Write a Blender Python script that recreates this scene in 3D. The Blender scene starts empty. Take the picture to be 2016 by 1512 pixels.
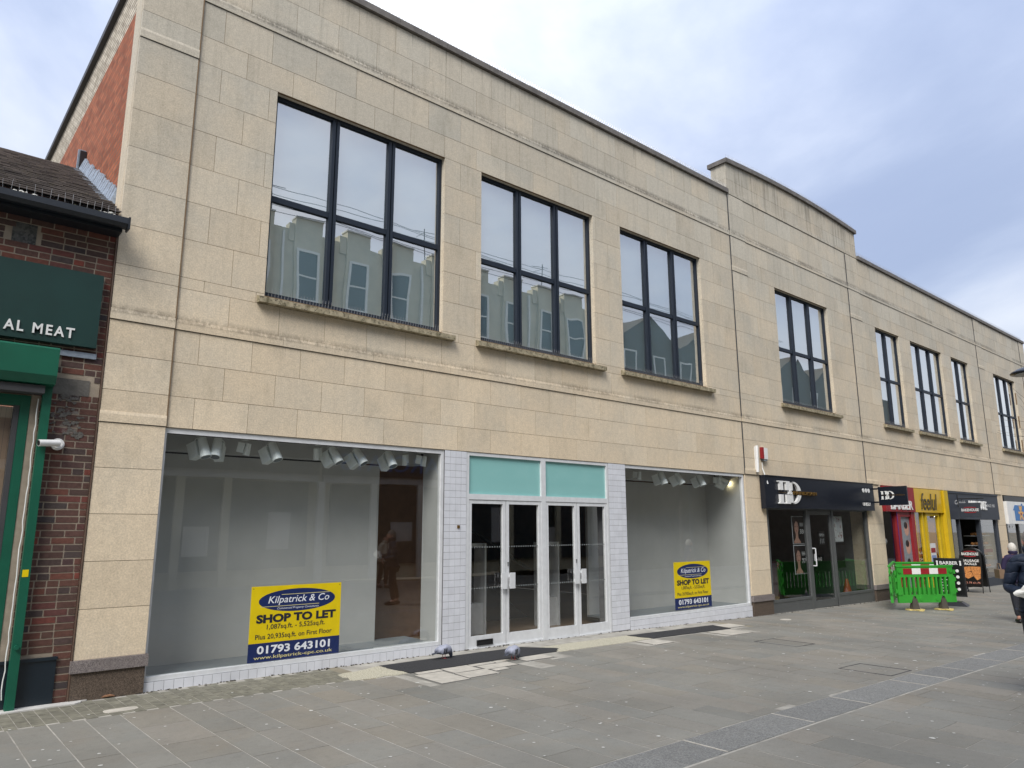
import bpy, math, random
import numpy as np
from mathutils import Vector, Matrix
random.seed(7)
R=random.Random(11)
SC=bpy.context.scene; COL=SC.collection

# ---------------------------------------------------------------- camera, sky, sun, exposure
CF,CYAW,CPIT,CROL=1435.81332,0.709358319,0.195535171,-0.00329884446
CAMP=Vector((0,-9.0,1.75))
def cam_axes():
    cy,sy=math.cos(CYAW),math.sin(CYAW);cp,sp=math.cos(CPIT),math.sin(CPIT);cr,sr=math.cos(CROL),math.sin(CROL)
    f=Vector((sy*cp,cy*cp,sp));r=Vector((cy,-sy,0));u=r.cross(f)
    return cr*r+sr*u, -sr*r+cr*u, f
CR,CU,CFW=cam_axes()
cd=bpy.data.cameras.new('camera');cd.sensor_width=36;cd.lens=CF/2016*36;cd.clip_start=.05;cd.clip_end=2000
cam=bpy.data.objects.new('camera',cd);COL.objects.link(cam)
cam.matrix_world=Matrix(((CR.x,CU.x,-CFW.x,CAMP.x),(CR.y,CU.y,-CFW.y,CAMP.y),(CR.z,CU.z,-CFW.z,CAMP.z),(0,0,0,1)))
SC.camera=cam
def scr(p):
    q=Vector(p)-CAMP;d=q.dot(CFW)
    if d<.1:return None
    return (1008+CF*q.dot(CR)/d,756-CF*q.dot(CU)/d,d)

SUN_EL,SUN_AZ=math.radians(46),math.radians(236)   # azimuth measured from +Y towards +X
W=bpy.data.worlds.new('World');SC.world=W;W.use_nodes=True
nt=W.node_tree;nt.nodes.clear()
def wn(t,**k):
    n=nt.nodes.new(t)
    for a,b in k.items(): setattr(n,a,b)
    return n
out=wn('ShaderNodeOutputWorld');bg=wn('ShaderNodeBackground');bg2=wn('ShaderNodeBackground');add=wn('ShaderNodeMixShader')
sky=wn('ShaderNodeTexSky',sky_type='NISHITA',sun_disc=False,sun_elevation=SUN_EL,sun_rotation=SUN_AZ)
bg.inputs[1].default_value=.07;nt.links.new(sky.outputs[0],bg.inputs[0])
tc=wn('ShaderNodeTexCoord');mp=wn('ShaderNodeMapping');mp.inputs['Scale'].default_value=(1,1,2.0);mp.inputs['Location'].default_value=(0,0,0)
nt.links.new(tc.outputs['Generated'],mp.inputs[0])
no=wn('ShaderNodeTexNoise');no.inputs['Scale'].default_value=1.35;no.inputs['Detail'].default_value=8;no.inputs['Roughness'].default_value=.53;no.inputs['Distortion'].default_value=.35
nt.links.new(mp.outputs[0],no.inputs['Vector'])
rp=wn('ShaderNodeValToRGB');rp.color_ramp.interpolation='B_SPLINE'
e=rp.color_ramp.elements;e[0].position=.36;e[0].color=(.165,.20,.29,1);e[1].position=.64;e[1].color=(.45,.46,.48,1)
m=e.new(.5);m.color=(.265,.30,.385,1)
nt.links.new(no.outputs[0],rp.inputs[0])
sep=wn('ShaderNodeSeparateXYZ');nt.links.new(tc.outputs['Generated'],sep.inputs[0])
mr=wn('ShaderNodeMapRange');mr.inputs[1].default_value=0;mr.inputs[2].default_value=1;mr.inputs[3].default_value=.72;mr.inputs[4].default_value=1.65
nt.links.new(sep.outputs[2],mr.inputs[0]);nt.links.new(mr.outputs[0],bg2.inputs[1]);nt.links.new(rp.outputs[0],bg2.inputs[0])
add.inputs[0].default_value=.86;nt.links.new(bg.outputs[0],add.inputs[1]);nt.links.new(bg2.outputs[0],add.inputs[2]);nt.links.new(add.outputs[0],out.inputs[0])
sd=bpy.data.lights.new('sun','SUN');sd.energy=1.5;sd.angle=math.radians(30);sd.color=(1,.96,.9)
sun=bpy.data.objects.new('sun',sd);COL.objects.link(sun)
dv=Vector((math.sin(SUN_AZ)*math.cos(SUN_EL),math.cos(SUN_AZ)*math.cos(SUN_EL),math.sin(SUN_EL)))
sun.rotation_euler=dv.to_track_quat('Z','Y').to_euler()
SC.view_settings.view_transform='Standard';SC.view_settings.look='None';SC.view_settings.gamma=1;SC.view_settings.use_curve_mapping=False
SC.view_settings.exposure=1.3

# ---------------------------------------------------------------- helpers
def lin(r,g,b,k=1.0):
    f=lambda v:((v/255+.055)/1.055)**2.4 if v/255>.04045 else v/255/12.92
    return (f(r)*k,f(g)*k,f(b)*k)
class NT:
    def __init__(s,name):
        s.m=bpy.data.materials.new(name);s.m.use_nodes=True;s.t=s.m.node_tree;s.t.nodes.clear()
        s.out=s.t.nodes.new('ShaderNodeOutputMaterial')
    def n(s,t,ins=None,**k):
        n=s.t.nodes.new('ShaderNode'+t)
        for a,b in k.items(): setattr(n,a,b)
        for a,b in (ins or {}).items():
            if isinstance(b,bpy.types.NodeSocket): s.t.links.new(b,n.inputs[a])
            else:
                if isinstance(b,tuple) and len(b)==3 and n.inputs[a].type=='RGBA': b=(*b,1)
                n.inputs[a].default_value=b
        return n
    def math(s,op,a,b=0.0,c=0.0,clamp=False):
        n=s.n('Math',{0:a,1:b,2:c},operation=op);n.use_clamp=clamp;return n.outputs[0]
    def mix(s,f,a,b,blend='MIX'):
        n=s.t.nodes.new('ShaderNodeMix');n.data_type='RGBA';n.blend_type=blend
        for i,v in ((0,f),(6,a),(7,b)):
            if isinstance(v,bpy.types.NodeSocket): s.t.links.new(v,n.inputs[i])
            else: n.inputs[i].default_value=(*v,1) if isinstance(v,tuple) and len(v)==3 else v
        return n.outputs[2]
    def noise(s,scale,detail=3,rough=.55,vec=None,dist=0):
        i={'Scale':scale,'Detail':detail,'Roughness':rough,'Distortion':dist}
        i['Vector']=vec if vec is not None else s.pos()
        return s.n('TexNoise',i).outputs[0]
    def pos(s):
        if not hasattr(s,'_p'): s._p=s.n('NewGeometry').outputs['Position']
        return s._p
    def mapped(s,sc):
        return s.n('Mapping',{'Vector':s.pos(),'Scale':sc}).outputs[0]
    def rng(s,v,a,b,c=0.,d=1.,smooth=False):
        n=s.n('MapRange',{0:v,1:a,2:b,3:c,4:d});
        if smooth:n.interpolation_type='SMOOTHSTEP'
        return n.outputs[0]
    def rnd(s):
        a=s.n('Attribute',attribute_name='rnd').outputs['Fac'];o=s.n('ObjectInfo').outputs['Random']
        return s.math('FRACT',s.math('ADD',a,o))
    def ramp(s,f,cols,const=False):
        n=s.n('ValToRGB',{0:f});r=n.color_ramp
        if const:r.interpolation='CONSTANT'
        while len(r.elements)<len(cols): r.elements.new(.5)
        for i,(p,c) in enumerate(cols): r.elements[i].position=p;r.elements[i].color=(*c,1)
        return n.outputs[0]
    def bsdf(s,col,rough=.7,metal=0.,spec=.5,bump=None,bstr=.3,bdist=.01,emit=None,estr=0,coat=0):
        i={'Base Color':col,'Roughness':rough,'Metallic':metal,'Specular IOR Level':spec,'Coat Weight':coat}
        if bump is not None: i['Normal']=s.n('Bump',{'Height':bump,'Strength':bstr,'Distance':bdist}).outputs[0]
        if emit: i['Emission Color']=emit;i['Emission Strength']=estr
        b=s.n('BsdfPrincipled',i);s.t.links.new(b.outputs[0],s.out.inputs[0]);return s.m
def mat(name,col,rough=.6,var=.12,scale=6,bump=.15,bscale=60,piece=0.,metal=0.,spec=.5,coat=0,grime=0.):
    t=NT(name);n=t.noise(scale,4)
    f=t.rng(n,.3,.7,1-var,1+var)
    c=t.mix(1.,col,t.n('CombineColor',{0:f,1:f,2:f}).outputs[0],'MULTIPLY')
    if piece:
        p=t.rng(t.rnd(),0,1,1-piece,1+piece);c=t.mix(1.,c,t.n('CombineColor',{0:p,1:p,2:p}).outputs[0],'MULTIPLY')
    if grime:
        g=t.noise(2.5,6,.7);c=t.mix(t.rng(g,.5,.8,0,grime),c,tuple(v*.35 for v in col))
    return t.bsdf(c,rough,metal,spec,t.noise(bscale,3) if bump else None,bump,.004,coat=coat)
def plain(name,col,rough=.5,**k): return mat(name,col,rough,var=.06,bump=.04,**k)
def emis(name,col,s):
    t=NT(name);return t.bsdf(col,.5,emit=(*col,1),estr=s)

class MB:
    def __init__(s): s.v=[];s.f=[];s.r=[]
    def add(s,vs,fs,r=None):
        o=len(s.v);s.v+= [tuple(v) for v in vs];s.f+=[tuple(i+o for i in f) for f in fs]
        if r is not None: s.r+=[r]*len(fs)
        return s
    def hexa(s,b,t,r=None):
        return s.add(list(b)+list(t),[(0,3,2,1),(4,5,6,7),(0,1,5,4),(1,2,6,5),(2,3,7,6),(3,0,4,7)],r)
    def box(s,x0,x1,y0,y1,z0,z1,r=None):
        return s.hexa([(x0,y0,z0),(x1,y0,z0),(x1,y1,z0),(x0,y1,z0)],[(x0,y0,z1),(x1,y0,z1),(x1,y1,z1),(x0,y1,z1)],r)
    def prism(s,pts,d,r=None):
        """polygon pts (3D, ordered) extruded by vector d"""
        n=len(pts);a=[Vector(p) for p in pts];b=[p+Vector(d) for p in a]
        return s.add(a+b,[tuple(range(n))[::-1],tuple(range(n,2*n))]+[(i,(i+1)%n,(i+1)%n+n,i+n) for i in range(n)],r)
    def cyl(s,p0,p1,r0,r1=None,n=10,cap=True):
        p0=Vector(p0);p1=Vector(p1);r1=r0 if r1 is None else r1;z=(p1-p0).normalized()
        x=z.orthogonal().normalized();y=z.cross(x);vs=[]
        for p,r in((p0,r0),(p1,r1)): vs+=[p+x*math.cos(2*math.pi*i/n)*r+y*math.sin(2*math.pi*i/n)*r for i in range(n)]
        fs=[(i,(i+1)%n,(i+1)%n+n,i+n) for i in range(n)]
        if cap: fs+=[tuple(range(n))[::-1],tuple(range(n,2*n))]
        return s.add(vs,fs)
    def tube(s,pts,r,n=6):
        for a,b in zip(pts[:-1],pts[1:]): s.cyl(a,b,r,n=n)
        return s
    def ball(s,c,r,nu=12,nv=8,fn=None):
        vs=[];fs=[];c=Vector(c);r=r if isinstance(r,tuple) else (r,r,r)
        for j in range(nv+1):
            t=math.pi*j/nv
            for i in range(nu):
                a=2*math.pi*i/nu;p=Vector((math.sin(t)*math.cos(a),math.sin(t)*math.sin(a),math.cos(t)))
                p=Vector((p.x*r[0],p.y*r[1],p.z*r[2]))
                if fn:p=fn(p)
                vs.append(c+p)
        for j in range(nv):
            for i in range(nu): fs.append((j*nu+i,(j+1)*nu+i,(j+1)*nu+(i+1)%nu,j*nu+(i+1)%nu))
        return s.add(vs,fs)
    def disc(s,c,r,nrm=(0,-1,0),n=20,rz=None):
        z=Vector(nrm);x=Vector((1,0,0)) if abs(z.x)<.9 else Vector((0,1,0));x=(x-z*x.dot(z)).normalized();y=z.cross(x);rz=r if rz is None else rz
        c=Vector(c);return s.add([c+x*math.cos(2*math.pi*i/n)*r+y*math.sin(2*math.pi*i/n)*rz for i in range(n)],[tuple(range(n))])
    def mesh(s,name):
        me=bpy.data.meshes.new(name);me.from_pydata(s.v,[],s.f)
        if s.r and len(s.r)==len(s.f):
            a=me.attributes.new('rnd','FLOAT','FACE');a.data.foreach_set('value',s.r)
        me.validate();me.update();return me
    def obj(s,name,m,parent=None,smooth=False,loc=None,**p):
        me=s.mesh(name)
        if smooth: me.polygons.foreach_set('use_smooth',[True]*len(me.polygons))
        return link(name,me,m,parent,loc,**p)
def link(name,me,m=None,parent=None,loc=None,**p):
    if m is not None and not me.materials: me.materials.append(m)
    o=bpy.data.objects.new(name,me);COL.objects.link(o)
    if parent is not None: o.parent=parent
    if loc is not None:o.location=loc
    for k,v in p.items(): o[k]=v
    return o
def thing(name,label,cat,loc=(0,0,0),rz=0,group=None):
    o=bpy.data.objects.new(name,None);COL.objects.link(o);o.location=loc;o.rotation_euler=(0,0,rz);o['label']=label;o['category']=cat
    if group:o['group']=group
    o.empty_display_size=.1
    return o
def B(name,m,parent,*boxes,**p):
    b=MB()
    for q in boxes:b.box(*q)
    return b.obj(name,m,parent,**p)
_mc={}
def PANE(name,m,parent,*boxes,**p):
    for x0,x1,y0,y1,z0,z1 in boxes:
        o=MB().add([(x0,y0,z0),(x1,y0,z0),(x1,y0,z1),(x0,y0,z1)],[(0,1,2,3)]).obj(name,m,parent,**p)
    return o
def pieces(name,stuffname,parent,boxes,m,limit=300,bev=0):
    """boxes: (x0,x1,y0,y1,z0,z1) ; the ones that show largest become objects, the rest one joined part"""
    sc=[]
    for q in boxes:
        c=((q[0]+q[1])/2,(q[2]+q[3])/2,(q[4]+q[5])/2);s=scr(c)
        if s is None or not(-150<s[0]<2166 and -150<s[1]<1662): w=0
        else: w=sum(q[i+1]-q[i] for i in(0,2,4))/s[2]
        sc.append((-w,q,c))
    sc.sort(key=lambda a:a[0]);j=MB()
    for i,(w,q,c) in enumerate(sc):
        if i<limit and w<0:
            d=(q[1]-q[0],q[3]-q[2],q[5]-q[4]);k=(m.name,round(d[0],3),round(d[1],3),round(d[2],3))
            if k not in _mc:
                a,b_,e_=[v/2 for v in d];_mc[k]=MB().box(-a,a,-b_,b_,-e_,e_).mesh(name)
                _mc[k].materials.append(m)
            link(name,_mc[k],None,parent,c)
        else: j.box(*q,r=R.random())
    if j.v: j.obj(stuffname,m,parent,kind='stuff')
def text(parent,s,x,z,w,h,m,y=-.002,ext=.001,bold=0.,shear=0.,name='lettering',rot=None,wide=True,flip=False,sp=1.0,**p):
    """text fitted to box lower-left (x,z), w wide, h high, facing -y (or matrix rot)"""
    cu=bpy.data.curves.new('t','FONT');cu.body=s;cu.extrude=0;cu.offset=bold;cu.shear=shear;cu.space_character=sp;cu.resolution_u=3
    o=bpy.data.objects.new('t',cu);COL.objects.link(o)
    me0=bpy.data.meshes.new_from_object(o.evaluated_get(bpy.context.evaluated_depsgraph_get()))
    bpy.data.objects.remove(o);bpy.data.curves.remove(cu)
    v=np.array([q.co[:] for q in me0.vertices]);fs=[tuple(q.vertices) for q in me0.polygons];bpy.data.meshes.remove(me0)
    mn=v.min(0);mx=v.max(0);b=MB()
    u=(v[:,0]-mn[0])/(mx[0]-mn[0])*w
    if flip:u=w-u
    zz=(v[:,1]-mn[1])/(mx[1]-mn[1])*h
    vs=[(x+a,y-ext,z+c) for a,c in zip(u,zz)];b.add(vs,fs)
    if ext>.0015:
        # side walls
        cnt={}
        for f in fs:
            for i in range(len(f)):
                e_=(f[i],f[(i+1)%len(f)]);cnt[tuple(sorted(e_))]=cnt.get(tuple(sorted(e_)),[])+[e_]
        nb=len(vs);b.v+=[(q[0],y+.001,q[2]) for q in vs]
        for k,l in cnt.items():
            if len(l)==1: a,c=l[0];b.f.append((a,a+nb,c+nb,c))
    o=b.obj(name,m,parent,**p)
    if rot is not None:
        o.data.transform(rot)
    return o
XS=[-30,-5,1.7,6.85,10,14.5,17,22,60];ZS=[.06,0.04,0.02,0,-.035,-.115,-.15,-.20,-.5]
def g(x): return float(np.interp(x,XS,ZS))
# ---------------------------------------------------------------- materials
def stone_mat(name,warm=lin(228,211,184,.88),grey=lin(208,201,185,.80)):
    t=NT(name);p=t.pos();sz=t.n('SeparateXYZ',{0:p}).outputs[2]
    big=t.noise(1.1,4,.6)
    hf=t.math('ADD',t.rng(sz,2.5,8.2,0,1),t.rng(big,.3,.7,-.35,.35),clamp=True)
    c=t.mix(hf,warm,grey)
    pr=t.rnd();k=t.rng(pr,0,1,.93,1.05);c=t.mix(1.,c,t.n('CombineColor',{0:k,1:k,2:k}).outputs[0],'MULTIPLY')
    k2=t.math('FRACT',t.math('MULTIPLY',pr,7.3));c=t.mix(t.math('MULTIPLY',k2,.16),c,lin(232,202,160,.78))
    gr=t.noise(55,4,.7);k=t.rng(gr,.3,.7,.80,1.17);c=t.mix(1.,c,t.n('CombineColor',{0:k,1:k,2:k}).outputs[0],'MULTIPLY')
    gr2=t.noise(14,5,.7);k=t.rng(gr2,.35,.75,.92,1.08);c=t.mix(1.,c,t.n('CombineColor',{0:k,1:k,2:k}).outputs[0],'MULTIPLY')
    # greenish-grey soiling in drifts
    so=t.noise(2.3,6,.65,vec=t.mapped((1,1,.45)));c=t.mix(t.rng(so,.54,.78,0,.28),c,lin(138,130,108,.62))
    vs=t.noise(5.,4,.6,vec=t.mapped((2.2,1,.14)))
    c=t.mix(t.math('MULTIPLY',t.rng(vs,.52,.74,0,.22),t.rng(sz,3.,9.,.25,1)),c,lin(110,104,84,.55))
    # run-off below the coping and over the string courses
    drip=t.noise(9,3,.6,vec=t.mapped((1.4,1,.05)));d1=t.math('MULTIPLY',t.rng(drip,.60,.72,0,1),t.rng(sz,8.95,9.62,0,1))
    big2=t.noise(.9,3,.6,vec=t.mapped((1,1,.2)));drip2=t.math('ADD',t.math('MULTIPLY',t.noise(26,3,.7,vec=t.mapped((1,1,.5))),.5),t.math('MULTIPLY',big2,.5))
    d2=t.math('MULTIPLY',t.rng(drip2,.42,.56,.15,1),t.math('MULTIPLY',t.rng(sz,8.60,8.64,0,1),t.rng(sz,8.69,8.76,1,0)))
    d3=t.math('MULTIPLY',t.rng(drip2,.43,.58,.1,.8),t.math('MULTIPLY',t.rng(sz,4.16,4.19,0,1),t.rng(sz,4.23,4.30,1,0)))
    d4=t.math('MULTIPLY',t.rng(t.math('ADD',t.math('MULTIPLY',drip,.6),t.math('MULTIPLY',t.noise(1.3,3),.4)),.49,.62,.18,1),t.rng(sz,9.64,10.4,.4,.75));d4=t.math('MULTIPLY',d4,t.rng(sz,9.62,9.63,0,1))
    dd=t.math('MAXIMUM',t.math('MAXIMUM',d1,d2),t.math('MAXIMUM',d3,d4))
    c=t.mix(t.math('MULTIPLY',dd,.62),c,lin(46,42,36,.5))
    pit=t.n('TexVoronoi',{'Vector':p,'Scale':38.0}).outputs['Distance'];pm=t.math('MULTIPLY',t.rng(pit,.0,.12,1,0),t.rng(t.noise(3,2),.5,.6,0,1))
    c=t.mix(t.math('MULTIPLY',pm,.35),c,lin(90,80,60,.6))
    h=t.math('SUBTRACT',t.math('ADD',gr,t.math('MULTIPLY',gr2,.7)),t.math('MULTIPLY',pm,.8))
    return t.bsdf(c,.9,0,.25,h,.55,.003)
STONE=stone_mat('limestone')
JOINT=mat('stone_joint',lin(168,138,104,.5),.95)
SLATE=mat('coping_slate',lin(132,126,120,.60),.75,var=.25,scale=9,bump=.3,grime=.5)
SILLM=None
def sill_mat():
    t=NT('mossy_sill');c=t.mix(t.rng(t.noise(9,6,.7),.42,.7),lin(196,184,156,.72),lin(120,112,84,.6))
    c=t.mix(t.rng(t.noise(26,4,.7),.52,.68,0,.8),c,lin(40,38,28,.5))
    return t.bsdf(c,.95,0,.2,t.noise(60,5,.7),.8,.006)
SILLM=sill_mat()
def granite(name,a,b,sc=140,rough=.6,piece=.0,white=.0):
    t=NT(name);v=t.n('TexVoronoi',{'Vector':t.pos(),'Scale':float(sc)},feature='F1').outputs['Color']
    s=t.n('SeparateColor',{0:v}).outputs[0];c=t.mix(s,a,b)
    c=t.mix(t.rng(t.noise(3,4),.35,.7,0,.35),c,tuple(q*.6 for q in a))
    if piece:
        k=t.rng(t.rnd(),0,1,1-piece,1+piece);c=t.mix(1.,c,t.n('CombineColor',{0:k,1:k,2:k}).outputs[0],'MULTIPLY')
    if white: c=t.mix(t.rng(t.noise(38,2,.5,dist=1.5),.6,.66,0,white),c,lin(170,172,172,.8))
    return t.bsdf(c,rough,0,.4,s,.15,.002)
GRAN=granite('plinth_granite',lin(128,112,98,.7),lin(74,64,56,.6))
GRANC=granite('plinth_cap_granite',lin(168,158,154,.7),lin(112,104,104,.6))
def slab_mat():
    t=NT('paving_sandstone');pr=t.rnd()
    c=t.ramp(pr,[(0,lin(148,145,136,.70)),(.3,lin(142,141,134,.70)),(.55,lin(152,147,137,.70)),(.8,lin(137,136,129,.70)),(1,lin(150,144,132,.70))])
    n1=t.noise(1.6,6,.62,dist=.8);c=t.mix(t.rng(n1,.50,.78,0,.26),c,lin(158,142,120,.66))
    n2=t.noise(.7,5,.6);k=t.rng(n2,.3,.7,.84,1.12);c=t.mix(1.,c,t.n('CombineColor',{0:k,1:k,2:k}).outputs[0],'MULTIPLY')
    n3=t.noise(90,3,.7);k=t.rng(n3,.3,.7,.9,1.1);c=t.mix(1.,c,t.n('CombineColor',{0:k,1:k,2:k}).outputs[0],'MULTIPLY')
    n4=t.noise(11,6,.7);c=t.mix(t.rng(n4,.55,.75,0,.22),c,lin(90,88,82,.6))
    return t.bsdf(c,t.rng(n4,.3,.7,.7,.9),0,.25,t.math('ADD',n3,t.math('MULTIPLY',n4,.8)),.35,.003)
SLAB=slab_mat()
GROUT=mat('grout',lin(176,172,162,.70),.95,var=.3,scale=4)
SETT=mat('sett_stone',lin(134,131,116,.66),.85,var=.25,scale=14,piece=.12,bump=.3)
CHAN=granite('channel_granite',lin(156,155,150,.70),lin(112,113,111,.64),110,.75,.10,.35)
ASPH=mat('asphalt',lin(52,52,54,.62),.95,var=.45,scale=120,bump=.9,bscale=160)
CREAM=mat('cream_gravel_patch',lin(204,198,176,.66),.95,var=.5,scale=70,bump=.9,bscale=120)
LSLAB=mat('pale_slab',lin(198,192,180,.74),.8,var=.14,scale=9,piece=.08,bump=.2,grime=.2)
SAND=mat('mortar_strip',lin(150,142,122,.68),.95,var=.2,scale=7,bump=.4)
IRON=mat('dark_iron',lin(60,60,62),.6,bump=.2)
FRM=plain('grey_blue_aluminium',lin(38,47,60,.75),.5,spec=.3)
WALU=mat('white_aluminium',lin(226,228,230,.82),.38,var=.06,scale=12,bump=.03,grime=.18)
WTILE=mat('white_glazed_tile',lin(226,228,234,.84),.2,var=.05,piece=.04,bump=.02,grime=.15)
TGROUT=mat('tile_grout',lin(120,120,124,.7),.9)
GREYP=mat('grey_display_panel',lin(190,190,188,.88),.7,var=.07,scale=1.6,bump=.02,grime=.08)
GREYF=mat('grey_display_floor',lin(140,148,154,.7),.5,var=.08,scale=5,bump=.02)
DARK=mat('dark_interior',lin(40,36,34),.8)
TAN=mat('tan_floor_tiles',lin(170,140,110,.6),.45,var=.15,scale=2)
BROWN=mat('brown_interior_wall',lin(146,106,76,.66),.8)
WHITEP=plain('white_plastic',lin(236,236,234,.85),.4)
LAMPW=plain('white_lamp_paint',lin(240,246,246,.93),.4)
BLACK=plain('black_plastic',lin(26,26,28),.4)
NAVY=plain('navy_fascia',lin(20,26,38,.9),.32)
GREYFR=plain('grey_shop_frame',lin(96,98,98,.75),.45)
GOLD=plain('dull_gold',lin(120,92,44,.8),.4,metal=.4)
RED=mat('red_paint',lin(158,34,42,.75),.5,var=.1,scale=5,grime=.2)
YEL=mat('yellow_paint',lin(222,188,28,.76),.5,var=.08,scale=4,grime=.15)
ORAN=plain('orange_panel',lin(224,150,10,.75),.5)
SLT=mat('slate_fascia',lin(56,62,72,.8),.55)
BLUE=plain('bright_blue',lin(10,110,180,.85),.4)
DGRN=mat('dark_green_fascia',lin(22,58,54,.8),.45,var=.1,scale=2,bump=.03,grime=.3)
GRN=mat('bright_green_paint',lin(12,98,74,.72),.45,var=.1,scale=3,bump=.03,grime=.25)
BARG=mat('green_barrier_plastic',lin(62,168,58,.75),.38,var=.1,scale=4,bump=.05,grime=.1)
TURQ=None
def glassmat(name,tint=(1,1,1),r=.06,k=1.5,wav=0.):
    t=NT(name);tr=t.n('BsdfTransparent',{0:tint})
    gi={0:(1,1,1),1:0.0}
    nrm=None
    if wav:
        nrm=t.n('Bump',{'Height':t.noise(.9,1,.4,vec=t.mapped((1,1,.6)),dist=.6),'Strength':wav,'Distance':.06}).outputs[0];gi['Normal']=nrm
    gl=t.n('BsdfGlossy',gi)
    lw=t.n('LayerWeight',{0:.5} if nrm is None else {0:.5}).outputs['Facing']
    f=t.math('ADD',t.math('MULTIPLY',t.math('POWER',lw,4.5),.9*k),.04*k+r,clamp=True)
    mx=t.n('MixShader',{0:f,1:tr.outputs[0],2:gl.outputs[0]});t.t.links.new(mx.outputs[0],t.out.inputs[0]);return t.m
GLASS=glassmat('shop_glass',(.97,.99,.98),.065,1.3,.03)
UPGL=glassmat('coated_window_glass',(.84,.92,.93),.40,1.3,.055)
DGL=glassmat('far_shop_glass',(.75,.78,.78),.04,1.6,.03)
BLIND=mat('window_blind',lin(172,192,202,.78),.9,var=.05,scale=1)
def turq():
    t=NT('turquoise_film');c=t.mix(t.rng(t.noise(1.5,4),.3,.7,0,.25),lin(150,206,202,.84),lin(132,192,190,.8));return t.bsdf(c,.3,0,.5,t.noise(1.2,1),.02,.05,coat=1.0)
TURQ=turq()
def side_brick():
    t=NT('red_side_brick');sp=t.n('SeparateXYZ',{0:t.pos()})
    v=t.n('CombineXYZ',{0:sp.outputs[1],1:sp.outputs[2]}).outputs[0]
    b=t.n('TexBrick',{'Vector':v,'Color1':lin(196,118,86,.78),'Color2':lin(160,92,68,.72),'Mortar':lin(150,120,100,.6),'Scale':1.0,'Mortar Size':.009,'Brick Width':.225,'Row Height':.075})
    w=t.n('TexBrick',{'Vector':v,'Color1':lin(226,216,198,.85),'Color2':lin(196,186,168,.8),'Mortar':lin(120,110,96,.6),'Scale':1.0,'Mortar Size':.009,'Brick Width':.225,'Row Height':.075})
    c=t.mix(t.rng(sp.outputs[2],8.355,8.36,0,1),b.outputs[0],w.outputs[0])
    c=t.mix(t.rng(t.noise(5,5,.7),.5,.75,0,.5),c,lin(90,56,44,.6))
    return t.bsdf(c,.9,0,.2,b.outputs['Fac'],-.8,.01)
SIDEB=side_brick()
def brickmat(name,smear=0.):
    t=NT(name);pr=t.rnd()
    c=t.ramp(pr,[(0,lin(92,70,64,.72)),(.22,lin(110,76,66,.72)),(.42,lin(84,74,72,.72)),(.6,lin(124,78,66,.72)),(.75,lin(96,74,66,.72)),(.9,lin(72,68,70,.7)),(1,lin(136,72,60,.76))])
    n=t.noise(22,5,.7);k=t.rng(n,.3,.7,.75,1.25);c=t.mix(1.,c,t.n('CombineColor',{0:k,1:k,2:k}).outputs[0],'MULTIPLY')
    c=t.mix(t.rng(t.noise(60,3,.8),.64,.7,0,.6),c,lin(30,24,26,.5))
    if smear: c=t.mix(t.rng(t.noise(7,5,.7),.62-smear*.2,.70-smear*.2,0,.9),c,lin(150,142,134,.66))
    return t.bsdf(c,.85,0,.3,n,.6,.004)
BRK=brickmat('old_brick');BRKS=brickmat('mortar_smeared_brick',.7)
BRKR=mat('bright_red_brick',lin(156,52,44,.75),.85,var=.25,scale=20,bump=.4,piece=.15)
MORT=mat('brick_mortar',lin(178,164,146,.66),.95,var=.2,scale=9,bump=.4)
REND=mat('grey_render',lin(122,118,112,.62),.95,var=.2,scale=12,bump=.7,bscale=40)
def tile_mat():
    t=NT('clay_roof_tile');c=t.ramp(t.rnd(),[(0,lin(90,84,82,.72)),(.5,lin(112,104,100,.72)),(1,lin(78,73,72,.7))])
    c=t.mix(t.rng(t.noise(16,5,.7),.5,.7,0,.5),c,lin(120,112,92,.6));return t.bsdf(c,.9,0,.2,t.noise(60,4),.6,.005)
RTILE=tile_mat()
LEAD=mat('lead_flashing',lin(160,172,186,.7),.5,var=.25,scale=14,bump=.2,metal=.2)
GUTT=mat('black_gutter',lin(30,36,44,.8),.4)
STEEL=plain('spike_steel',lin(190,190,190,.8),.35,metal=.6)

# ---------------------------------------------------------------- ground
pav=MB()
xs=sorted(set(XS+list(range(-28,60,4))));xs=[x for x in xs if -30<=x<=60]
for a,b in zip(xs[:-1],xs[1:]):
    pav.add([(a,-15.2,g(a)-.0022),(b,-15.2,g(b)-.0022),(b,0.3,g(b)-.0022),(a,.3,g(a)-.0022)],[(0,1,2,3)])
PAV=pav.obj('pavement',GROUT,kind='structure')
land=MB().add([(-400,-400,-.9),(400,-400,-.9),(400,400,-.9),(-400,400,-.9)],[(0,1,2,3)]).obj('ground',SAND,kind='structure')
def gpoly(name,pts,m,parent,h=.004,**p):
    n=len(pts);b=MB();top=[(x,y,g(x)+h) for x,y in pts];bot=[(x,y,g(x)-.02) for x,y in pts]
    b.add(top+bot,[tuple(range(n))]+[(i,i+n,(i+1)%n+n,(i+1)%n) for i in range(n)])
    o=b.obj(name,m,parent,**p)
    # make sure the top faces up
    me=o.data
    if me.polygons[0].normal.z<0: me.flip_normals()
    return o
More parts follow.
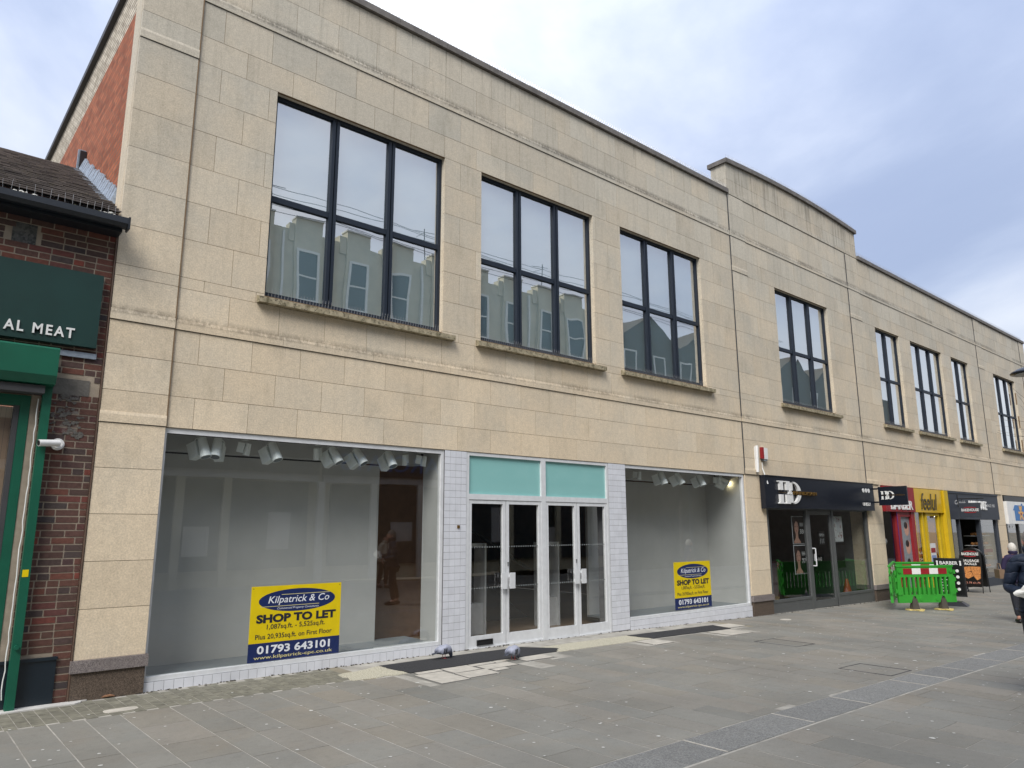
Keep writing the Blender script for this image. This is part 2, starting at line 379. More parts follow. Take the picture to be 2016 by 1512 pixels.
def gslabs(name,stuffname,parent,rects,m,limit,h=.0,hv=.0012):
    sc=[]
    for q in rects:
        c=((q[0]+q[1])/2,(q[2]+q[3])/2);s=scr((c[0],c[1],g(c[0])))
        w=0 if s is None or not(-250<s[0]<2266 and s[1]<1800) else (q[1]-q[0]+q[3]-q[2])/s[2]
        sc.append((-w,q))
    sc.sort(key=lambda a:a[0]);j=MB()
    for i,(w,q) in enumerate(sc):
        dz=h+R.uniform(-hv,hv);c=[(q[0],q[2]),(q[1],q[2]),(q[1],q[3]),(q[0],q[3])]
        cx,cy=(q[0]+q[1])/2,(q[2]+q[3])/2;cz=g(cx)
        bt=[(x-cx,y-cy,g(x)-cz-.03) for x,y in c];tp=[(x-cx,y-cy,g(x)-cz+dz) for x,y in c]
        if i<limit and w<0: MB().hexa(bt,tp).obj(name,m,parent,loc=(cx,cy,cz))
        else: j.hexa([(a+cx,b+cy,d+cz) for a,b,d in bt],[(a+cx,b+cy,d+cz) for a,b,d in tp],r=R.random())
    if j.v:j.obj(stuffname,m,parent,kind='stuff')
rects=[]
def columns(x0,x1,y0,y1,ln=(.5,.95)):
    x=x0
    while x<x1:
        w=R.choice([.30,.36,.42,.45,.45]);xe=min(x+w,x1)
        y=y1+R.uniform(0,.5)
        while y>y0:
            l=R.uniform(*ln);ye=max(y-l,y0);yt=min(y,y1)
            if yt-ye>.08: rects.append((x+.006,xe-.006,ye+.004,yt-.004))
            y-=l
        x=xe
columns(-1.0,4.55,-4.93,-.9)
columns(4.55,12.95,-4.93,-1.0)
columns(12.95,46,-4.93,-.0)
columns(-1.0,46,-14.0,-5.40,(.6,1.1))
HOLES=[(5.12,6.66,-1.78,-.98),(9.42,9.93,-1.45,-.98),(11.3,12.1,-1.52,-.98),(6.86,7.4,-1.3,-.98)]
def hit(q,hs): return any(q[0]<h[1] and q[1]>h[0] and q[2]<h[3] and q[3]>h[2] for h in hs)
cut=[]
for q in rects:
    if hit(q,HOLES):
        for h in HOLES:
            if hit(q,[h]):
                if q[2]<h[2]-.1: cut.append((q[0],q[1],q[2],h[2]-.005))
                break
    else: cut.append(q)
gslabs('paving_slab','paving',PAV,cut,SLAB,300)
# small setts along the foot of the wall
st=[]
for i in range(38):
    x=.55+i*.106;y=-.02-(i%2)*.1
    while y>-.9:
        ye=max(y-.205,-.9)
        if y-ye>.05 and not (x<1.75 and y>-.12 and 0): st.append((x+.004,x+.102,ye+.004,y-.004))
        y-=.209
setp=MB().add([(.5,-.9,g(.5)-.0015),(4.58,-.9,g(4.58)-.0015),(4.58,.0,g(4.58)-.0015),(.5,0,g(.5)-.0015)],[(0,1,2,3)]).obj('sett_border',GROUT,kind='structure')
gslabs('sett','setts',setp,st,SETT,300,h=.001)
# drainage channel
ch=gpoly('drainage_channel',[(-2,-5.385),(46,-5.385),(46,-4.935),(-2,-4.935)],IRON,None,h=-.006,kind='structure')
wl=[5.36,6.75,7.91,9.38,10.0,10.84,12.05,13.4,14.8];gpoly('drain_slot',[(-2,-5.402),(46,-5.402),(46,-5.374),(-2,-5.374)],IRON,ch,h=.0015);x=-1.5;ed=[-1.5,-.2,.9,1.9,2.8,3.6,4.35,4.85,5.36,6.05,6.75,7.3,7.91,8.77,9.38,10.0,10.84,11.4,12.05,12.7,13.4]
while ed[-1]<45: ed.append(ed[-1]+R.uniform(.5,.9))
for a,b in zip(ed[:-1],ed[1:]):
    gslabs('channel_block','channel_blocks',ch,[(a+.003,b-.003,-5.375,-4.94)],CHAN,1)
for x in wl: gpoly('joint_strip',[(x-.007,-5.37),(x+.007,-5.37),(x+.007,-4.94),(x-.007,-4.94)],LSLAB,ch,h=.0035)
def jag(pts,a=.02,n=5):
    o=[]
    for i,p in enumerate(pts):
        q=pts[(i+1)%len(pts)]
        for k in range(n):
            t=k/n;s=a if k else 0;o.append((p[0]+(q[0]-p[0])*t+R.uniform(-s,s),p[1]+(q[1]-p[1])*t+R.uniform(-s,s)))
    return o
gpoly('mortar_bed',[(4.58,-.99),(12.94,-.99),(12.94,-.0),(4.58,-.0)],SAND,None,h=-.001,kind='structure')
gpoly('cream_patch',jag([(4.46,-.94),(5.2,-.95),(5.17,-.31),(4.49,-.5)],.03),CREAM,None,h=.004,kind='structure')
gpoly('asphalt_patch',jag([(5.22,-.985),(7.75,-.95),(7.98,-.75),(7.62,-.32),(5.18,-.31)],.015,9),ASPH,None,h=.007,kind='structure')
gpoly('cream_strip',jag([(7.8,-.985),(9.92,-.96),(9.84,-.45),(7.72,-.50)],.015,8),CREAM,None,h=.004,kind='structure')
gpoly('asphalt_patch',jag([(9.93,-.96),(12.22,-.94),(12.38,-.44),(9.87,-.47)],.012,8),ASPH,None,h=.007,kind='structure')
ps=[(5.25,-1.0,5.62,-1.12),(5.16,-1.14,5.57,-1.74),(5.64,-1.0,6.05,-1.34),(5.60,-1.36,6.08,-1.68),(6.07,-1.0,6.46,-1.12),(6.1,-1.14,6.62,-1.40),(6.12,-1.42,6.36,-1.54),(6.48,-1.0,6.84,-1.12),(6.88,-1.0,7.38,-1.27),
    (9.43,-1.0,9.87,-1.43),(11.38,-1.0,12.05,-1.5),(12.3,-.46,12.86,-.86)]
for q in((5.12,-1.78,6.66,-.985),(6.4,-1.31,7.42,-.985),(9.40,-1.46,9.9,-.985),(11.34,-1.53,12.1,-.985)): gpoly('slab_bed',[(q[0],q[1]),(q[2],q[1]),(q[2],q[3]),(q[0],q[3])],SLAB,PAV,h=-.0003)
for a,b,c_,d in ps:
    gpoly('dark_joint',[(a-.010,d-.012),(c_+.010,d-.002),(c_+.03,b+.006),(a+.008,b+.006)],IRON,PAV,h=.0018);gpoly('pale_slab',jag([(a,d),(c_,d+.01),(c_+.02,b),(a+.02,b)],.004,2),LSLAB,PAV,h=.004)
gpoly('mortar_fillet',jag([(.5,-.16),(1.75,-.17),(1.9,-.02),(.5,-.02)],.02),mat('white_mortar',lin(205,203,198,.8),.95,bump=.5),None,h=.012,kind='structure')
oval=[(2.05+.155*math.copysign(abs(math.cos(a))**.6,math.cos(a)),-.715+.075*math.copysign(abs(math.sin(a))**.6,math.sin(a))) for a in [2*math.pi*i/20 for i in range(20)]]
o=gpoly('stopcock_cover',oval,LSLAB,None,h=.006);o['label']='small pale oval cover set in the setts before the granite pilaster foot';o['category']='cover'
oval=[(14.5+.14*math.cos(a),-.75+.1*math.sin(a)) for a in [2*math.pi*i/16 for i in range(16)]]
o=gpoly('stopcock_cover',oval,LSLAB,None,h=.006);o['label']='small white cover in the paving before the hairdresser pillar';o['category']='cover'
# inspection covers outlined by dark joints
for k,(x0,x1,y0,y1,lb) in enumerate([(11.0,11.56,-2.9,-2.16,'recessed inspection cover of paving nearer the shop window'),(9.64,10.24,-4.86,-4.2,'recessed inspection cover of paving beside the drainage channel')]):
    b=MB();w=.012
    for q in((x0,x1,y0,y0+w),(x0,x1,y1-w,y1),(x0,x0+w,y0,y1),(x1-w,x1,y0,y1)):
        b.hexa([(a,c_,g(a)-.01) for a,c_ in((q[0],q[2]),(q[1],q[2]),(q[1],q[3]),(q[0],q[3]))],[(a,c_,g(a)+.004) for a,c_ in((q[0],q[2]),(q[1],q[2]),(q[1],q[3]),(q[0],q[3]))])
    b.obj('inspection_cover',IRON,label=lb,category='inspection cover')
dm=MB()
for i in range(420):
    x=R.uniform(1.75,20.5);y=-.012-abs(R.gauss(0,.035));r=R.uniform(.004,.014)
    if x>14.5 and y>-.03:y-=.04
    dm.prism([(x+r*math.cos(a)*R.uniform(.5,1.6),y+r*.7*math.sin(a),g(x)+.002) for a in [2*math.pi*k/6 for k in range(6)]],(0,0,R.uniform(.003,.01)))
dm.obj('wall_base_dirt',mat('dirt',lin(74,66,54,.6),.95,var=.4),kind='stuff')
gm=MB()
for i in range(1300):
    x=R.uniform(.2,30);y=R.uniform(-9,-.6)
    if abs(y+5.16)<.25:continue
    r=R.uniform(.007,.015)*(1 if R.random()<.85 else 1.8)
    gm.add([(x+r*math.cos(a)*R.uniform(.8,1.2),y+r*math.sin(a)*R.uniform(.8,1.2),g(x)+.0035) for a in [2*math.pi*k/8 for k in range(8)]],[tuple(range(8))])
gm.obj('chewing_gum_spots',mat('old_gum',lin(206,205,198,.8),.8),kind='stuff',label='pale chewing gum spots trodden into the paving')

# ---------------------------------------------------------------- stone building
ZT=9.62
bld=thing('stone_building','long two-storey limestone building with square grid windows and slate coping','building')
WIN=[(3.48,6.31,3),(7.06,9.79,3),(10.58,13.28,3),(16.43,19.17,3),(22.17,23.88,2),(24.73,27.37,3),(28.25,29.95,2),(32.7,35.35,3)]
WZ0,WZ1=4.76,7.68
WLAB=['']*8
OPEN=[(a,b,WZ0-.02,WZ1) for a,b,_ in WIN]
def subtract(x0,x1,z0,z1,ops):
    segs=[(x0,x1)]
    for a,b,c_,d in ops:
        if c_<z1-.01 and d>z0+.01:
            n=[]
            for s0,s1 in segs:
                if b<=s0 or a>=s1: n.append((s0,s1));continue
                if a>s0:n.append((s0,a))
                if b<s1:n.append((b,s1))
            segs=n
    return [s for s in segs if s[1]-s[0]>.03]
COURSES=[2.92,3.29,3.70,4.10,4.62,4.76,5.25,5.74,6.23,6.72,7.20,7.68,8.06,8.56,9.14,9.62]
J=.0026;stones=[]
def bay(x0,x1,y,courses,w=.65,off=0.,ops=()):
    for i,(a,b) in enumerate(zip(courses[:-1],courses[1:])):
        x=x0-w+((i%2)*w/2+off)%w;cuts=[x0]
        while x<x1-.12:
            if x>x0+.12:cuts.append(x)
            x+=w
        cuts.append(x1)
        for c0,c1 in zip(cuts[:-1],cuts[1:]):
            for s0,s1 in subtract(c0,c1,a,b,ops):
                zz0,zz1=a,b
                jl=0 if any(abs(s0-o[1])<.002 for o in ops) else J
                jr=0 if any(abs(s1-o[0])<.002 for o in ops) else J
                dy=R.uniform(-.0012,.0012);stones.append((s0+jl,s1-jr,y+dy,y+.045,zz0+J,zz1-J))
bay(2.42,14.53,0,COURSES,off=.3,ops=OPEN)
bay(15.2,20.55,0,COURSES,off=.33,ops=OPEN)
bay(21.3,31.03,0,COURSES,off=.2,ops=OPEN)
bay(31.7,36.6,0,COURSES,off=.1,ops=OPEN)
PC=[.42,.93,1.42,1.92,2.42,2.92,3.29,3.70,4.10,4.62,4.76,5.25,5.74,6.23,6.72,7.20,7.69,8.06,8.56,9.14,9.62]
PC2=[2.92,3.29,3.70,4.10,4.62,4.76,5.25,5.74,6.23,6.72,7.20,7.69,8.06,8.56,9.14,9.62]
for a,b,y,cs in((1.72,2.42,-.02,PC),(14.53,15.2,-.015,PC2),(20.55,21.3,-.015,PC2),(31.03,31.7,-.015,PC2),(36.6,37.3,-.015,PC2)):
    for c0,c1 in zip(cs[:-1],cs[1:]): stones.append((a+.006,b-.006,y,.045,c0+J,c1-J))
for a,b in((14.53,15.33),(20.5,21.42),(31.0,31.88)):
    zb=g(a)+.42 if a<16 else g(a)+.40
    zz=[zb]+[zb+(2.92-zb)*k/5 for k in range(1,6)]
    for c0,c1 in zip(zz[:-1],zz[1:]): stones.append((a+.004,b-.004,.0,.5,c0+J,c1-J))
# raised centre parapet, gently arched top
def ptop(x): return 10.43+.13*(1-((x-17.95)/3.4)**2)
par=MB();px0,px1=14.56,21.34;n=10
for i in range(n):
    a=px0+(px1-px0)*i/n;b=px0+(px1-px0)*(i+1)/n
    for k,(z0,z1f) in enumerate([(9.62,lambda x:10.03),(10.03,ptop)]):
        o=(px1-px0)/n/2*(k%2);aa=max(px0,a-o);bb=b-o if i<n-1 else b
        bt=[(aa+J,0,z0+J),(bb-J,0,z0+J),(bb-J,.42,z0+J),(aa+J,.42,z0+J)]
        MB().hexa(bt,[(aa+J,0,z1f(aa)-J),(bb-J,0,z1f(bb)-J),(bb-J,.42,z1f(bb)-J),(aa+J,.42,z1f(aa)-J)]).obj('parapet_stone',STONE,bld)
for i in range(n):
    a=px0+(px1-px0)*i/n;b=px0+(px1-px0)*(i+1)/n;e0=.05 if i==0 else -.002;e1=.05 if i==n-1 else -.002
    MB().hexa([(a-e0,-.06,ptop(a)),(b+e1,-.06,ptop(b)),(b+e1,.48,ptop(b)),(a-e0,.48,ptop(a))],[(a-e0,-.06,ptop(a)+.11),(b+e1,-.06,ptop(b)+.11),(b+e1,.48,ptop(b)+.11),(a-e0,.48,ptop(a)+.11)]).obj('coping_stone',SLATE,bld)
pieces('stone_block','far_stonework',bld,stones,STONE,300)
# wall core behind the blocks
core=MB()
xsb=[1.74]+[v for w in WIN for v in(w[0],w[1])]+[37.28]
for a,b in zip(xsb[::2],xsb[1::2]): core.box(a,b,.045,.42,WZ0-.02,WZ1)
core.box(1.74,37.28,.045,.42,WZ1,9.6);core.box(1.74,37.28,.045,.42,2.93,WZ0-.02)
core.box(1.74,2.40,.045,.42,0,2.93)
core.obj('wall_core',STONE,bld)
jb=MB()
for a,b in zip(xsb[::2],xsb[1::2]): jb.box(a+.001,b-.001,.004,.0445,WZ0,WZ1)
jb.box(1.75,37.27,.004,.0445,WZ1+.001,9.6);jb.box(1.75,37.27,.004,.0445,2.94,WZ0-.021);jb.box(1.75,2.39,.006,.0445,.1,2.93)
jb.obj('joint_mortar',JOINT,bld)
# string courses (moulded)
def string(x0,x1,z,d=.016,y=0,h=.125):
    pr=[(x0,y-d,z),(x0,y-d,z+.09),(x0,y-.004,z+h),(x0,y+.01,z+h),(x0,y+.01,z)]
    so=MB().prism(pr,(x1-x0,0,0)).obj('string_course',STONE,bld)
    B('painted_shadow_line',IRON,so,(x0,x1,y-.004,y+.01,z-.008,z-.001))  # dark strip stands in for the shadow under the string course
L=.98
def strings(x0,x1,z,**k):
    n=max(1,round((x1-x0)/1.3));w=(x1-x0)/n
    for i in range(n): string(x0+w*i+.002,x0+w*(i+1)-.002,z,**k)
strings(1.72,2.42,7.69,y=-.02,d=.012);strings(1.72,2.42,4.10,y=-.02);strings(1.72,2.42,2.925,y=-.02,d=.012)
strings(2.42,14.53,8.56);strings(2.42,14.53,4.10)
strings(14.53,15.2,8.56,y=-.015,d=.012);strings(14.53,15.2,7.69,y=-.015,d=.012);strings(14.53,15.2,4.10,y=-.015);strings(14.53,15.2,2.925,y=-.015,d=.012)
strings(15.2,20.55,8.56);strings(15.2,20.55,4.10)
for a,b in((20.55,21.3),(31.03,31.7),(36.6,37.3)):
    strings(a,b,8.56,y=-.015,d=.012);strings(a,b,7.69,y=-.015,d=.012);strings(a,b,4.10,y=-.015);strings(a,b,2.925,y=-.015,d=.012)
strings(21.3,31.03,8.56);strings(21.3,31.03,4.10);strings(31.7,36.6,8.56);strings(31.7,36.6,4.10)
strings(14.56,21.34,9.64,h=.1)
for x in(2.42,14.535,20.555,31.035,36.6):
    zb=2.92;B('movement_joint',IRON if x>3 else JOINT,bld,(x-.009,x+.009,-.019,.004,zb,9.61))
# coping along the roof edge
def coping(x0,x1,z=9.62):
    n=round((x1-x0)/.92);w=(x1-x0)/n
    for i in range(n): B('coping_stone',SLATE,bld,(x0+w*i+.003,x0+w*(i+1)-.003,-.055,.45,z+.01,z+.115+R.uniform(-.003,.003)))
coping(1.68,14.55);coping(21.36,37.36)
# body: side wall, unseen roof lid, back
B('side_return',STONE,bld,(1.722,1.78,.047,.36,4.9,9.6))
B('side_wall',SIDEB,bld,(1.75,2.0,.43,12,0,8.98));B('side_capping',IRON,bld,(1.68,2.05,.46,12,8.98,9.08))
B('unseen_roof_lid',SLATE,bld,(2.0,37.2,.43,12,8.8,8.95));B('back_wall',SIDEB,bld,(2.0,37.2,12,12.2,0,8.8),(37.0,37.2,.43,12,0,8.8))  # unseen roof added as a lid so no light leaks in
B('first_floor',DARK,bld,(2.0,37.0,.43,12,3.0,3.3))
for k,(a,b) in enumerate([(2.45,6.3)]): pass
# upper windows
def window(a,b,n):
    y=.095;f=MB();z0,z1=WZ0,WZ1;fw=.05;mw=.11
    f.box(a,a+fw,y,y+.07,z0,z1);f.box(b-fw,b,y,y+.07,z0,z1);f.box(a+fw,b-fw,y+.001,y+.07,z1-fw,z1);f.box(a+fw,b-fw,y+.001,y+.07,z0,z0+.06)
    W_=(b-a-2*fw-(n-1)*mw)/n;xx=[]
    for i in range(n):
        x0=a+fw+i*(W_+mw);xx.append((x0,x0+W_))
        if i<n-1: f.box(x0+W_,x0+W_+.045,y-.012,y+.07,z0+.06,z1-fw);f.box(x0+W_+.065,x0+W_+mw,y-.012,y+.07,z0+.06,z1-fw);f.box(x0+W_+.045,x0+W_+.065,y+.01,y+.07,z0+.06,z1-fw)
    zm=6.15
    for x0,x1 in xx: f.box(x0,x1,y+.002,y+.07,zm-.04,zm+.04)
    w=f.obj('window',FRM,bld)
    for x0,x1 in xx:
        PANE('glass_pane',UPGL,w,(x0,x1,y+.035,y+.041,z0+.06,zm-.04));PANE('glass_pane',UPGL,w,(x0,x1,y+.035,y+.041,zm+.04,z1-fw))
    B('blind',BLIND,w,(a,b,y+.095,y+.10,z0,z1))
    MB().prism([(a-.10,-.10,z0-.14),(a-.10,-.10,z0-.065),(a-.10,-.0,z0-.035),(a-.10,y+.0,z0-.02),(a-.10,y+.0,z0-.14)],(b-a+.28,0,0)).obj('sill',SILLM,w)
    s=MB();x=a+.02
    while x<b:
        for dy,dx in((.03,-.012),(.06,.012)):
            s.cyl((x,dy,z0-.02),(x+dx,dy-.02,z0+.09+R.uniform(-.01,.01)),.0011,n=3,cap=False)
        x+=.045
    s.obj('bird_spikes',STEEL,w,kind='stuff')
for a,b,n in WIN: window(a,b,n)
s=MB();x=2.4
while x<37.2:
    zt=9.74 if not 14.6<x<21.3 else ptop(x)+.11
    for dx,dy in((-.035,.0),(.0,.02),(.035,.0)): s.cyl((x,.02,zt),(x+dx,.0+dy,zt+.13),.0022,n=3,cap=False)
    x+=.06 if x<22 else .1
s.obj('parapet_bird_spikes',STEEL,bld,kind='stuff')
# granite plinth feet
for a,b,y in((1.72,2.42,-.02),(14.53,15.33,-.0),(20.5,21.42,-.0),(31.0,31.88,.0)):
    z=g((a+b)/2);top=.42 if a<2 else z+.42
    B('plinth_cap',GRANC,bld,(a-.02,b+.02,y-.045,.5 if a>3 else .05,top-.12,top));B('plinth',GRAN,bld,(a,b,y-.02,.5 if a>3 else .05,z-.05,top-.12))
# ---------------------------------------------------------------- vacant shop front
vs=thing('vacant_shopfront','empty shopfront with two large windows, white double doors and white tiled piers','shopfront',(0,0,0))
LZ=2.915
def frame4(b,x0,x1,z0,z1,y0,y1,w,wb=None,wt=None):
    wb=wb or w;wt=wt or w
    b.box(x0,x0+w,y0,y1,z0,z1);b.box(x1-w,x1,y0,y1,z0,z1);b.box(x0+w,x1-w,y0+.001,y1,z1-wt,z1);b.box(x0+w,x1-w,y0+.001,y1,z0,z0+wb)
for x0,x1,zb in((2.425,6.385,.115),(10.50,14.5,.115)):
    f=MB();f.box(x0,x0+.022,.02,.10,zb,LZ);f.box(x1-.05,x1,.02,.10,zb,LZ);f.box(x0+.022,x1-.05,.021,.10,LZ-.06,LZ);f.box(x0+.022,x1-.05,.015,.10,zb,zb+.05);fo=f.obj('window_frame',WALU,vs)
    B('head_bead',IRON,fo,(x0+.022,x1-.05,.03,.04,LZ-.068,LZ-.0605))
    PANE('glass_pane',GLASS,fo,(x0+.022,x1-.05,.055,.063,zb+.05,LZ-.06))
# tiles
tl=[]
def tiles(x0,x1,z0,z1,y,dx=.105,dz=.1,):
    n=max(1,round((x1-x0)/dx));w=(x1-x0)/n;m_=max(1,round((z1-z0)/dz));h=(z1-z0)/m_
    for j in range(m_):
        for i in range(n):
            tl.append((x0+w*i+.002,x0+w*(i+1)-.002,y+R.uniform(-.0008,.0008),y+.012,z0+h*j+.002,z0+h*(j+1)-.002))
tiles(6.39,6.80,.0,LZ,.0);tiles(10.03,10.50,-.03,LZ,.0)
tb=[(6.391,6.799,.004,.3,-.02,LZ-.001),(10.031,10.499,.004,.3,-.08,LZ-.001),(2.43,6.385,.004,.3,-.05,.11),(10.505,14.5,.004,.3,-.15,.11)]
x=2.43
while x<6.36:
    xe=min(x+.105,6.385);tl.append((x+.002,xe-.002,0,.012,g(x)-.02,.112));x+=.105
x=10.51;
while x<14.5:
    xe=min(x+.105,14.5)
    tl.append((x+.002,xe-.002,0,.012,.013,.112));tl.append((x+.002,xe-.002,0,.012,g(x)-.03,.009));x+=.105
for q in tb: B('tile_backing',TGROUT,vs,q)
pieces('wall_tile','far_wall_tiles',vs,tl,WTILE,300)
# door screen
ds=MB();y0,y1=.01,.09
for a,b in((6.80,6.86),(8.375,8.475),(9.985,10.03)): ds.box(a,b,y0,y1,g(a),LZ)
ds.box(6.86,8.375,y0+.001,y1,2.19,2.275);ds.box(8.475,9.985,y0+.001,y1,2.19,2.275)
ds.box(6.86,8.375,y0+.001,y1,LZ-.05,LZ);ds.box(8.475,9.985,y0+.001,y1,LZ-.05,LZ)
dso=ds.obj('door_screen',WALU,vs)
B('fanlight',TURQ,vs,(6.86,8.375,.045,.05,2.275,LZ-.05));B('fanlight',TURQ,vs,(8.475,9.985,.045,.05,2.275,LZ-.05))
DD=[(6.865,7.60,1,1),(7.615,8.37,-1,0),(8.48,9.21,1,0),(9.225,9.98,-1,0)]
for i,(a,b,s,lb) in enumerate(DD):
    z0=g(a)+.012;d=MB();frame4(d,a,b,z0,2.185,.02,.075,.055,.16,.055);d=d.obj('door',WALU,vs)
    PANE('glass_pane',GLASS,d,(a+.055,b-.055,.045,.053,z0+.16,2.13))
    hx=(b-.13,b-.02) if s>0 else (a+.02,a+.13)
    B('push_plate',WALU,d,(hx[0],hx[1],-.045,-.03,.83,1.07),(hx[0]+.03,hx[0]+.05,-.03,.02,.86,.9),(hx[0]+.03,hx[0]+.05,-.03,.02,1.0,1.04))
    if i in(1,2):
        lx=a+.03 if i==1 else b-.03
        k=MB();k.cyl((lx,.018,1.22),(lx,.01,1.22),.012,n=10);k.box(lx-.006,lx+.006,.011,.018,1.17,1.23);k.obj('lock',IRON,d)
    m=MB()
    for zz in(1.46,.85):
        x=a+.075
        while x<b-.07: m.box(x,x+.016,.0405,.0445,zz,zz+.02);x+=.05
    m.obj('safety_manifestation',mat('frosted_dots',lin(160,166,166,.6),.7) if i==0 else bpy.data.materials['frosted_dots'],d,kind='stuff')
    if lb:
        l=MB();frame4(l,7.03,7.33,.035,.115,.0,.02,.008);l.box(7.038,7.322,.012,.02,.043,.107);l.obj('letterbox',BLACK,d)
    B('threshold_gap',IRON,d,(a,b,.02,.07,z0-.012,z0-.001))
B('threshold',WALU,vs,(6.86,8.375,.0,.1,-.03,.012),(8.475,9.985,.0,.1,-.05,-.008))
B('wall_plate',GOLD,vs,(6.63,6.675,-.012,0,1.755,1.80))
# display boxes and room behind
it=vs
B('display_floor',GREYF,it,(2.44,6.385,.105,1.0,.10,.135),(10.505,14.5,.105,1.06,.10,.135))
B('display_back_panel',GREYP,it,(2.30,5.78,.86,.92,.135,2.70),(10.505,14.46,1.0,1.06,.135,2.70))
B('display_side_panel',GREYP,it,(6.34,6.388,.105,.5,.135,2.9),(14.46,14.5,.105,1.06,.135,2.9),(2.40,2.432,.105,.86,.135,2.9),(10.502,10.53,.105,.5,.135,2.9))
room=MB();room.box(2.3,14.9,9.0,9.1,0,3.0);room.box(2.25,2.3,.2,9,0,3.0);room.box(14.9,14.95,1.1,9,0,3.0)
room.obj('shop_inner_wall',BROWN,it)
B('shop_ceiling',DARK,it,(2.3,14.9,.9,9,2.96,2.99));B('bounce_ceiling',GREYP,it,(2.3,14.9,.1,.9,2.955,2.99));B('partition',BROWN,it,(6.0,7.6,1.7,1.76,-.04,2.95))  # ceiling strip by the windows added pale, to bounce light onto the spotlights
B('shop_floor',TAN,it,(2.3,14.9,.1,9.0,-.04,-.005) )
B('ceiling_soffit',GREYP,it,(2.45,6.38,.64,.85,2.72,2.95),(10.54,14.45,.74,.95,2.72,2.95))
B('loose_batten',WHITEP,it,(5.35,6.32,.115,.15,.136,.165));es=MB();p=[(5.0,2.4,3.0),(5.0,3.6,3.0),(9.6,3.6,-.0),(9.6,2.4,0)]
es.prism([(4.6,2.4,3.0),(5.6,2.4,3.0),(10.2,2.4,.0),(9.2,2.4,.0)],(0,1.1,0));es.prism([(4.6,2.3,3.9),(4.7,2.3,3.9),(10.2,2.3,.95),(10.1,2.3,.95)],(0,.08,0))
t_=es.obj('escalator',BLACK,None,label='dark escalator rising inside the vacant shop behind the doors',category='escalator')
for i,(x,lb) in enumerate([(7.7,'left'),(9.45,'right')]):
    e=MB();y=1.1;e.box(x,x+.035,y,y+.3,.0,1.5);e.box(x+.34,x+.375,y,y+.3,0,1.5);e.box(x+.035,x+.34,y+.1,y+.2,1.44,1.5);e.box(x+.035,x+.34,y+.05,y+.25,0,.5)
    e.obj('security_gate',WALU,None,label='white security tag gate inside the %s-hand pair of shop doors'%lb,category='security gate')
# spotlights
def spot(x,y,z,big,yaw,tilt,label,lit=False,grp='track spotlights in the vacant shop windows'):
    t=thing('track_spotlight',label,'spotlight',(x,y,z),0,grp)
    B('mount',LAMPW,t,(-.035,.035,-.02,.02,-.03,.0))
    s=1.0 if big else .62
    M_=Matrix.Translation((0,0,-.05))@Matrix.Rotation(yaw,4,'Z')
    b=MB();b.box(-.055*s,.055*s,-.02*s,.12*s,-.25*s,-.05*s);o=b.obj('gear_box',LAMPW,t);
    Rt=M_@Matrix.Translation((0,0,-.12*s))@Matrix.Rotation(tilt,4,'X')@Matrix.Translation((0,0,.14*s))
    o.data.transform(Rt)
    b=MB();b.cyl((0,-.08*s,-.04*s),(0,-.08*s,-.29*s),.05*s,.068*s,n=18);o2=b.obj('lamp_head',LAMPW,t,smooth=False);o2.data.transform(Rt)
    b=MB();b.disc((0,-.08*s,-.2905*s),.058*s,nrm=(0,0,-1));o3=b.obj('lamp_face',emis('lit_lamp',(1,.85,.5),6.0) if lit else LAMPW if 0 else GREYF if not lit else None,o2);o3.data.transform(Rt)
    if big:
        b=MB();pts=[(.075*math.cos(a)*1.0,0,-.05+.055*math.sin(a)) for a in [math.pi*k/8 for k in range(9)]]
        pts=[(.075,-.04,-.17)]+pts+[(-.075,-.04,-.17)];b.tube(pts,.005);o4=b.obj('yoke',LAMPW,t);o4.data.transform(M_)
rad=math.radians
sl=[(2.90,.30,1,.5,-.35,'large white spotlight at the far left end of the big window, aimed left'),
(3.14,.30,1,-.6,-.4,'large white spotlight leaning against the leftmost one in the big window'),
(3.46,.30,0,.9,.2,'small white spotlight just right of the leaning pair in the big window'),
(3.80,.30,1,.5,-.45,'large white spotlight standing alone left of the centre of the big window'),
(4.47,.30,0,-.8,.2,'small white spotlight at the middle of the big window'),
(4.66,.30,1,.6,-.55,'large white spotlight right of the small one at mid window'),
(5.04,.30,1,.6,-.6,'large white spotlight tilted most steeply, above the dark doorway gap edge'),
(5.56,.30,1,.2,-.5,'large white spotlight with bright top, hanging over the dark gap'),
(5.88,.30,0,-.8,.2,'small white spotlight over the dark gap, second from the tiled pier'),
(6.16,.30,0,.8,.2,'small white spotlight nearest the tiled pier in the big window')]
for x,y,b_,yw,ti,lb in sl: spot(x,y,2.90,b_,yw,ti,lb)
sl=[(11.2,.30,0,.4,.1,'small white spotlight at the left end of the smaller shop window',0),
(11.88,.30,1,.3,-.3,'second spotlight from the left in the smaller shop window',0),
(12.42,.30,1,.5,-.5,'tilted large spotlight at the middle of the smaller shop window',0),
(13.18,.30,1,.2,-.4,'large spotlight right of middle in the smaller shop window',0),
(13.90,.30,0,.4,.1,'small spotlight next to the lit one in the smaller shop window',0),
(14.28,.46,1,.9,-1.05,'the only lit spotlight, glowing warm at the right of the smaller window',1)]
for x,y,b_,yw,ti,lb,l in sl: spot(x,y,2.90,b_,yw,ti,lb,bool(l))
B('lighting_track',LAMPW,vs,(2.5,6.3,.285,.315,2.90,2.925),(10.6,14.4,.285,.315,2.90,2.925))
